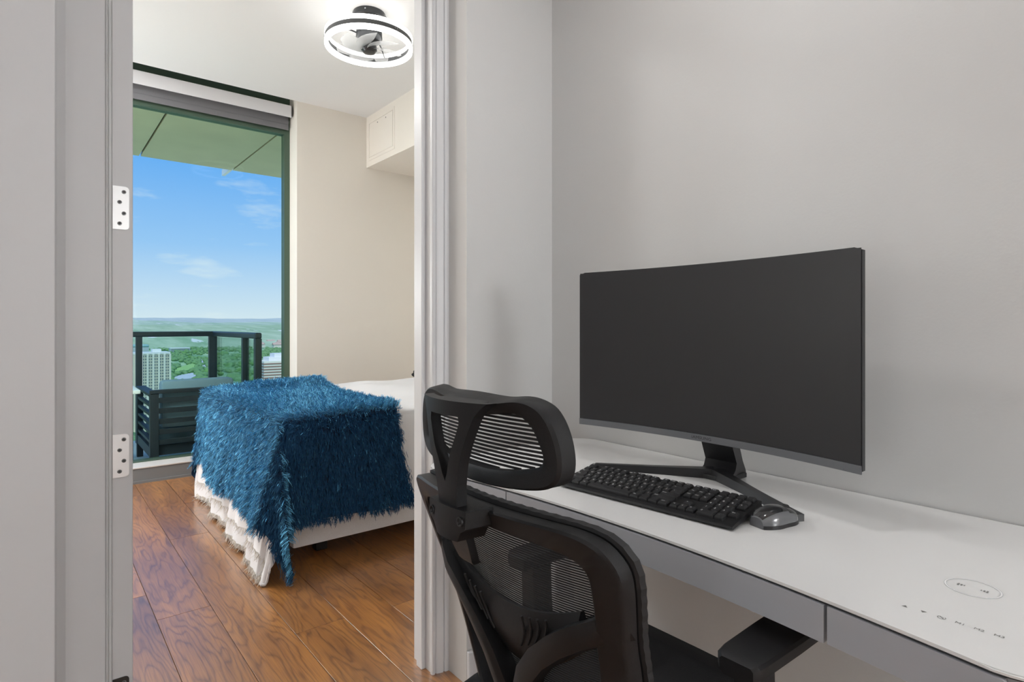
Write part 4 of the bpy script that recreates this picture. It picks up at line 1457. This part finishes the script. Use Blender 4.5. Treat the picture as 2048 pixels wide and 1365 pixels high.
# ================================================================== MOUSE
ms = thing('mouse', 'glossy black and grey computer mouse at the right of the keyboard', 'mouse', (1.112, 0.560, DZ), rotz=math.radians(-14))
def mouse_ring(t, s=1.0, zoff=0.0, n=28, lo=0.0):
    L = 0.100
    x = -L / 2 + L * t
    wv = 0.030 * (math.sin(math.pi * min(max(t * 0.90 + 0.07, 0), 1)) ** 0.42) * (1 - 0.12 * math.exp(-((t - 0.55) / 0.18) ** 2))
    hv = 0.037 * (math.sin(math.pi * min(max(t * 0.86 + 0.06, 0), 1)) ** 0.55) * (1.0 - 0.28 * t)
    return x, wv * s, hv * s
def mouse_shell(t0, t1, a0, a1, s, zoff=0.0, nt=22, na=22):
    bm = bmesh.new()
    rings = []
    for t in np.linspace(t0, t1, nt):
        x, w, h = mouse_ring(t, s)
        r = []
        for a in np.linspace(a0, a1, na):
            c, sn = math.cos(a), math.sin(a)
            r.append((x * (0.5 + 0.5 * s) , w * math.copysign(abs(c) ** 0.75, c), 0.004 + zoff + h * max(sn, 0) ** 0.8))
        rings.append(r)
    loft(bm, rings, closed_ring=False, cap=False)
    return bm
bm = bmesh.new()
rings = []
for t in np.linspace(0, 1, 24):
    x, w, h = mouse_ring(t)
    r = []
    for a in np.linspace(0, math.pi, 22):
        c, sn = math.cos(a), math.sin(a)
        r.append((x, w * math.copysign(abs(c) ** 0.75, c), 0.004 + h * max(sn, 0) ** 0.8))
    r += [(x, -w * 0.92, 0.0), (x, w * 0.92, 0.0)]
    rings.append(r)
loft(bm, rings)
obj('body', bm, 'mouse_shell', ms, smooth='auto')
obj('palm_cover', mouse_shell(0.02, 0.62, math.radians(48), math.radians(132), 1.012), 'mouse_gloss', ms, smooth=True)
obj('button', mouse_shell(0.64, 0.97, math.radians(40), math.radians(86), 1.012), 'mouse_gloss', ms, smooth=True)
obj('button', mouse_shell(0.64, 0.97, math.radians(94), math.radians(140), 1.012), 'mouse_gloss', ms, smooth=True)
bm = bmesh.new()
tube(bm, [(0.028, -0.003, 0.026), (0.028, 0.003, 0.026)], 0.008, 16)
obj('scroll_wheel', bm, 'key_black', ms, smooth='auto')
bm = bmesh.new()
rings = []
for t in np.linspace(0.01, 0.99, 20):
    x, w, h = mouse_ring(t)
    rings.append([(x * 1.005, w * 1.01, 0.0), (x * 1.005, w * 1.02, 0.007), (x * 1.005, -w * 1.02, 0.007), (x * 1.005, -w * 1.01, 0.0)])
loft(bm, rings)
obj('skirt', bm, 'key_black', ms, smooth='auto')

# ================================================================== OFFICE CHAIR
CX, CY = 0.482, 0.6985
ch = thing('office_chair', 'black mesh office chair with headrest pulled up to the desk', 'office chair', (0.80, CY, 0))
def back_d(l, z):
    """forward offset of the rear face of the backrest"""
    w = 0.24 - 0.19 * (0.90 - z)
    return 0.005 + 0.32 * (0.90 - z) * (1 - 0.25 * max(0, (0.72 - z) / 0.25)) + 0.045 * (l / w) ** 2
def wc(l, d, z):
    return (CX + d, CY + l, z)
def smooth_loop(pts, n):
    """closed Catmull-Rom through pts resampled to n points"""
    P = [np.array(p, float) for p in pts]
    m = len(P)
    out = []
    for i in range(m):
        p0, p1, p2, p3 = P[(i - 1) % m], P[i], P[(i + 1) % m], P[(i + 2) % m]
        for t in np.linspace(0, 1, 14, endpoint=False):
            out.append(0.5 * ((2 * p1) + (-p0 + p2) * t + (2 * p0 - 5 * p1 + 4 * p2 - p3) * t * t + (-p0 + 3 * p1 - 3 * p2 + p3) * t ** 3))
    out.append(out[0])
    out = np.array(out)
    s = np.concatenate([[0], np.cumsum(np.linalg.norm(np.diff(out, axis=0), axis=1))])
    q = np.linspace(0, s[-1], n, endpoint=False)
    return np.stack([np.interp(q, s, out[:, k]) for k in range(out.shape[1])], 1)
def sym(half):
    """half outline from top centre down the left (+l) side to bottom centre"""
    return half + [(-l, z) for l, z in half[::-1] if abs(l) > 1e-6]
OUT = smooth_loop(sym([(0, 0.913), (0.11, 0.914), (0.175, 0.913), (0.208, 0.905), (0.224, 0.890), (0.232, 0.868), (0.230, 0.84), (0.222, 0.80), (0.212, 0.75), (0.204, 0.68), (0.196, 0.60), (0.175, 0.53), (0.12, 0.49), (0, 0.48)]), 160)
INN = smooth_loop(sym([(0, 0.886), (0.092, 0.885), (0.150, 0.881), (0.176, 0.874), (0.188, 0.862), (0.190, 0.845), (0.184, 0.80), (0.174, 0.75), (0.164, 0.68), (0.155, 0.60), (0.138, 0.555), (0.10, 0.53), (0, 0.525)]), 160)
def ring_frame(outer, inner, dfun, d0, d1, rnd=0.004):
    """rounded-rectangle section between two loops"""
    bm = bmesh.new()
    rings = []
    n = len(outer)
    # align starts
    for i in range(n):
        lo, zo = outer[i]
        j = i
        li, zi = inner[j]
        def P(f, d):
            l = lo + (li - lo) * f; z = zo + (zi - zo) * f
            return wc(l, dfun(l, z) + d, z)
        rings.append([P(0.0, d0 + rnd), P(0.10, d0), P(0.90, d0), P(1.0, d0 + rnd), P(1.0, d1 - rnd), P(0.92, d1), P(0.08, d1), P(0.0, d1 - rnd)])
    loft(bm, rings, closed_path=True)
    return bm
bf = obj('back_frame', ring_frame(OUT, INN, back_d, 0.0, 0.030), 'chair_plastic', ch, smooth='auto')
# ribbed fabric edging in front of the frame
EDG = np.array([[l * 1.004, 0.70 + (z - 0.70) * 1.006] for l, z in OUT])
bm = bmesh.new()
rings = []
for i in range(len(EDG)):
    l, z = EDG[i]
    p0 = np.array(wc(l, back_d(l, z) + 0.038, z))
    cl_, cz_ = 0 - l, 0.72 - z
    q = math.hypot(cl_, cz_)
    ins = np.array([0, cl_ / q, cz_ / q])
    rb = 0.0012 if i % 2 else 0.0
    rings.append([tuple(p0 + np.array([a, 0, 0]) - ins * b) for a, b in ((-0.0075, -0.002), (-0.006, 0.003 + rb), (0.004, 0.004 + rb), (0.008, -0.002), (0.004, -0.012), (-0.006, -0.012))])
loft(bm, rings, closed_path=True)
obj('fabric_edge', bm, 'chair_mesh', ch, smooth=False)
# mesh strands
def strands(zs, half, dfun, hgt, thick, seg=18):
    bm = bmesh.new()
    for z in zs:
        w = half(z)
        if w <= 0:
            continue
        rings = []
        for l in np.linspace(-w, w, seg):
            d = dfun(l, z)
            rings.append([wc(l, d, z - hgt / 2), wc(l, d, z + hgt / 2), wc(l, d + thick, z + hgt / 2), wc(l, d + thick, z - hgt / 2)])
        loft(bm, rings)
    return bm
def half_back(z):
    if z > 0.875:
        return 0.175
    return 0.19 - 0.14 * (0.87 - z)
obj('mesh_fabric', strands(np.arange(0.53, 0.884, 0.0040), half_back, lambda l, z: back_d(l, z) + 0.029, 0.0019, 0.0010), 'chair_mesh', ch, kind='stuff')
# Y shaped lower braces of the frame
def brace(sg):
    path = [(-0.208, 0.802), (-0.190, 0.794), (-0.172, 0.784), (-0.142, 0.768), (-0.105, 0.742), (-0.064, 0.706), (-0.030, 0.664), (-0.008, 0.615), (0.0, 0.560)]
    bm = bmesh.new()
    rings = []
    P = np.array(path)
    for i in range(len(P)):
        a = P[max(i - 1, 0)]; b = P[min(i + 1, len(P) - 1)]
        t = (b - a) / np.linalg.norm(b - a)
        n = np.array([-t[1], t[0]])
        if n[1] < 0:
            n = -n
        r = []
        for u, d in ((0.002, -0.006), (-0.010, -0.012), (-0.030, -0.010), (-0.034, 0.004), (-0.030, 0.020), (-0.002, 0.026), (0.004, 0.012)):
            l, z = P[i] + n * u
            f = min(1.0, i / 3.0)
            r.append(wc(sg * l, back_d(l, z) + 0.014 + (d - 0.014) * f, z))
        rings.append(r)
    loft(bm, rings)
    return bm
obj('brace', brace(1), 'chair_plastic', ch, smooth='auto')
obj('brace', brace(-1), 'chair_plastic', ch, smooth='auto')
# lumbar pad: curved saddle plate with slots, behind the mesh
lum = bmesh.new()
def lum_top(l):
    a = abs(l)
    return 0.752 + 1.6 * a * a + 0.028 * math.exp(-((l - 0.045) / 0.02) ** 2) * 0
def lum_bot(l):
    a = abs(l)
    return 0.655 + 3.6 * a * a
rings = []
for l in np.linspace(-0.150, 0.150, 41):
    zt, zb = lum_top(l), min(lum_bot(l), lum_top(l) - 0.010)
    r = []
    for k in range(7):
        z = zt + (zb - zt) * k / 6
        r.append(wc(l, back_d(l, z) + 0.020 - 0.012 * math.sin(math.pi * k / 6), z))
    r2 = [wc(l, back_d(l, z_[2]) + 0.0265, z_[2]) for z_ in r[::-1]]
    rings.append(r + r2)
loft(lum, rings)
lumbar = obj('lumbar_support', lum, 'chair_plastic', ch, smooth='auto')
for k in range(4):
    for sg in (1, -1):
        s = bmesh.new()
        pts = []
        for t in np.linspace(0, 1, 10):
            l = sg * (0.050 + 0.016 * k) - sg * 0.018 * t ** 2
            z = lum_top(l) - 0.006 - (0.052 - 0.006 * k) * t
            z = max(z, lum_bot(l) + 0.004)
            pts.append(wc(l, back_d(l, z) + 0.0075, z))
        tube(s, pts, 0.0021, 6)
        sub('lumbar_rib', s, 'chair_mesh', lumbar)
# headrest: padded ring frame with mesh
def head_d(l, z):
    return 0.0 + 0.8 * l * l + 0.25 * (1.06 - z) * 0.3
HO = smooth_loop(sym([(0, 1.061), (0.06, 1.064), (0.105, 1.070), (0.135, 1.064), (0.152, 1.048), (0.163, 1.022), (0.166, 0.995), (0.161, 0.974), (0.146, 0.961), (0.115, 0.953), (0.06, 0.947), (0, 0.945)]), 140)
HI = smooth_loop(sym([(0, 1.043), (0.05, 1.046), (0.092, 1.051), (0.108, 1.047), (0.122, 1.036), (0.133, 1.015), (0.138, 0.998), (0.133, 0.987), (0.115, 0.980), (0.085, 0.973), (0.045, 0.968), (0, 0.967)]), 140)
def head_ring():
    bm = bmesh.new()
    rings = []
    for i in range(len(HO)):
        lo, zo = HO[i]; li, zi = HI[i]
        def P(f, d):
            l = lo + (li - lo) * f; z = zo + (zi - zo) * f
            return wc(l, head_d(l, z) + d, z)
        ol, oz_ = lo - li, zo - zi
        on = math.hypot(ol, oz_)
        ol, oz_ = ol / on, oz_ / on
        am = 0.0008 + 0.0110 * max(0.0, oz_) ** 1.5
        def Q(k, d):
            l = lo + ol * am * k; z = zo + oz_ * am * k
            return wc(l, head_d(l, z) + d, z)
        rings.append([P(-0.03, 0.004), P(0.10, 0.0), P(0.80, 0.002), P(1.0, 0.006), P(1.02, 0.018), P(0.7, 0.026), P(0.1, 0.030), Q(0.85, 0.029), Q(1.0, 0.025), Q(0.55, 0.012)])
    loft(bm, rings, closed_path=True)
    return bm
obj('headrest_frame', head_ring(), 'black_plastic', ch, smooth='auto')
def half_head(z):
    zs = [0.966, 0.975, 0.985, 1.0, 1.015, 1.035, 1.046, 1.052]
    ws = [0.03, 0.098, 0.131, 0.140, 0.135, 0.124, 0.108, 0.05]
    return float(np.interp(z, zs, ws))
obj('headrest_mesh', strands(np.arange(0.968, 1.051, 0.0056), half_head, lambda l, z: head_d(l, z) + 0.018, 0.0032, 0.0014), 'chair_mesh', ch, kind='stuff')
# headrest stem: fork with a long opening
so_ = [(1.066, 0.080), (1.058, 0.070), (1.046, 0.060), (1.023, 0.050), (0.998, 0.0405), (0.977, 0.0325), (0.944, 0.025), (0.915, 0.0225)]
si_ = [(1.049, 0.010), (1.046, 0.034), (1.036, 0.036), (1.020, 0.030), (0.998, 0.0205), (0.977, 0.011), (0.962, 0.006), (0.952, 0.0)]
zo_ = np.array([p[0] for p in so_][::-1]); wo_ = np.array([p[1] for p in so_][::-1])
zi_ = np.array([p[0] for p in si_][::-1]); wi_ = np.array([p[1] for p in si_][::-1])
def stem_d(l, z):
    return -0.040 + 3.0 * l * l + 0.010 * max(0, (1.0 - z) / 0.1)
st_bm = bmesh.new()
TH_ = 0.017
def slab(l0, l1, z, n=5):
    pts = [(l0 + (l1 - l0) * k / (n - 1)) for k in range(n)]
    return [wc(l, stem_d(l, z), z) for l in pts] + [wc(l, stem_d(l, z) + TH_, z) for l in pts[::-1]]
for sg in (1, -1):
    rings = []
    for z in np.linspace(0.950, 1.050, 26):
        wo = np.interp(z, zo_, wo_); wi = np.interp(z, zi_, wi_)
        rings.append(slab(sg * max(wi, 0.0), sg * wo, z))
    loft(st_bm, rings)
loft(st_bm, [slab(-np.interp(z, zo_, wo_), np.interp(z, zo_, wo_), z, 9) for z in np.linspace(0.905, 0.951, 8)])
loft(st_bm, [slab(-np.interp(z, zo_, wo_), np.interp(z, zo_, wo_), z, 13) for z in np.linspace(1.045, 1.0655, 6)])
obj('headrest_stem', st_bm, 'chair_plastic', ch, smooth='auto')
obj('stem_link', B(CX - 0.020, CX + 0.010, CY - 0.05, CY + 0.05, 1.050, 1.064, bev=0.003), 'chair_plastic', ch)
# bracket clamping the stem, with two bolts and a tongue
bk_bm = bmesh.new()
loft(bk_bm, [[wc(l, d, z) for l, d in ((-w, -0.032), (-w * 0.4, -0.036), (w * 0.4, -0.036), (w, -0.032), (w + 0.004, 0.012), (-w - 0.004, 0.012))] for z, w in ((0.872, 0.026), (0.886, 0.034), (0.893, 0.045), (0.916, 0.0465), (0.918, 0.045))])
brk = obj('headrest_bracket', bk_bm, 'chair_plastic', ch, smooth='auto')
tg = bmesh.new()
loft(tg, [[wc(l, d + dd, z) for l, dd in ((-w, -0.004), (w, -0.004), (w * 0.9, 0.010), (-w * 0.9, 0.010))] for z, w, d in ((0.890, 0.026, -0.020), (0.866, 0.024, -0.010), (0.846, 0.020, -0.002), (0.832, 0.016, 0.004), (0.826, 0.012, 0.010))])
obj('stem_tongue', tg, 'chair_plastic', ch, smooth='auto')
for l in (0.0355, -0.0355):
    s = bmesh.new()
    rings = []
    for r, d in ((0.0068, -0.0325), (0.0068, -0.0352), (0.0050, -0.0356), (0.0034, -0.0330), (0.0010, -0.0330)):
        rings.append([wc(l + r * math.cos(a), d, 0.9025 + r * math.sin(a)) for a in [2 * math.pi * q / 14 for q in range(14)]])
    loft(s, rings)
    sub('bolt', s, 'key_black', brk, smooth='auto')
# seat, arms, column, base
seat = bmesh.new()
rings = []
for t in np.linspace(0, 1, 14):
    x = 0.60 + 0.45 * t
    hw = 0.245 * (1 - 0.10 * (2 * t - 1) ** 4) - 0.02 * (1 - t)
    zt = 0.528 - 0.030 * max(0, t - 0.75) / 0.25 * (t - 0.7) + 0.012 * (2 * t - 1) ** 2 - 0.02 * max(0, t - 0.86) / 0.14
    r = []
    for a in np.linspace(0, 2 * math.pi, 24, endpoint=False):
        c, s = math.cos(a), math.sin(a)
        r.append((x, CY - 0.012 + hw * math.copysign(abs(c) ** 0.35, c), zt - 0.045 + 0.045 * math.copysign(abs(s) ** 0.6, s)))
    rings.append(r)
loft(seat, rings)
obj('seat', seat, 'seat_fabric', ch, smooth='auto')
obj('seat_pan', B(0.62, 1.0, CY - 0.20, CY + 0.18, 0.415, 0.44, bev=0.008), 'black_plastic', ch)
def armrest(yc, x0, x1, yaw):
    bm = bmesh.new()
    rings = []
    for t, w, dz in ((0.0, 0.026, -0.004), (0.03, 0.033, 0.0), (0.12, 0.036, 0.001), (0.5, 0.039, 0.0), (0.85, 0.040, -0.001), (0.96, 0.036, -0.003), (1.0, 0.026, -0.008)):
        x = x0 + (x1 - x0) * t
        yy_ = yc + yaw * (t - 0.5)
        zt = 0.690 + dz
        rings.append([(x, yy_ - w, zt - 0.019), (x, yy_ - w, zt - 0.004), (x, yy_ - w + 0.004, zt), (x, yy_ + w - 0.004, zt), (x, yy_ + w, zt - 0.004), (x, yy_ + w, zt - 0.019), (x, yy_ + w - 0.006, zt - 0.025), (x, yy_ - w + 0.006, zt - 0.025)])
    loft(bm, rings)
    pad = obj('arm_pad', bm, 'black_plastic', ch, smooth='auto')
    bm = bmesh.new()
    xm = x0 + 0.055
    loft(bm, [[(xm + dx - w, yc - 0.018, z), (xm + dx + w, yc - 0.018, z), (xm + dx + w, yc + 0.018, z), (xm + dx - w, yc + 0.018, z)] for z, w, dx in ((0.666, 0.026, 0.0), (0.60, 0.026, 0.002), (0.52, 0.028, 0.006), (0.44, 0.030, 0.012))])
    obj('arm_post', bm, 'chair_plastic', ch, smooth='auto')
    bm = bmesh.new()
    box(bm, xm - 0.015, xm + 0.05, min(yc, CY) + 0.0, max(yc, CY) - 0.0, 0.418, 0.440)
    obj('arm_bracket', bm, 'chair_plastic', ch)
armrest(0.4525, 0.780, 1.03, 0.004)
armrest(0.9440, 0.780, 1.03, -0.004)
bm = bmesh.new()
tube(bm, [(0.80, CY - 0.01, 0.10), (0.80, CY - 0.01, 0.28)], 0.030, 18)
tube(bm, [(0.80, CY - 0.01, 0.28), (0.80, CY - 0.01, 0.416)], 0.018, 18)
obj('gas_lift', bm, 'black_plastic', ch, smooth='auto')
obj('tilt_mechanism', B(0.70, 0.90, CY - 0.09, CY + 0.07, 0.375, 0.417, bev=0.01), 'black_plastic', ch)
spn = bmesh.new()
P = [(0.72, 0.40), (0.62, 0.41), (0.585, 0.46), (0.578, 0.53)]
loft(spn, [[(x, CY - 0.04, z - 0.012), (x, CY + 0.04, z - 0.012), (x + 0.014, CY + 0.04, z + 0.012), (x + 0.014, CY - 0.04, z + 0.012)] for x, z in P])
obj('back_spine', spn, 'chair_plastic', ch, smooth='auto')
for k in range(5):
    a = math.radians(20 + 72 * k)
    ca, sa = math.cos(a), math.sin(a)
    bm = bmesh.new()
    rings = []
    for t in np.linspace(0, 1, 7):
        r = 0.02 + 0.28 * t
        w = 0.030 - 0.012 * t
        z = 0.125 - 0.045 * t
        rings.append([(0.80 + r * ca - sa * w, CY - 0.01 + r * sa + ca * w, z - 0.016), (0.80 + r * ca + sa * w, CY - 0.01 + r * sa - ca * w, z - 0.016),
                      (0.80 + r * ca + sa * w * 0.7, CY - 0.01 + r * sa - ca * w * 0.7, z + 0.014), (0.80 + r * ca - sa * w * 0.7, CY - 0.01 + r * sa + ca * w * 0.7, z + 0.014)])
    loft(bm, rings)
    lg_ = obj('base_leg', bm, 'black_plastic', ch, smooth='auto')
    cxk, cyk = 0.80 + 0.29 * ca, CY - 0.01 + 0.29 * sa
    bm = bmesh.new()
    tube(bm, [(cxk - sa * 0.022, cyk + ca * 0.022, 0.0285), (cxk + sa * 0.022, cyk - ca * 0.022, 0.0285)], 0.0285, 18)
    o = sub('caster', bm, 'key_black', lg_, smooth='auto')
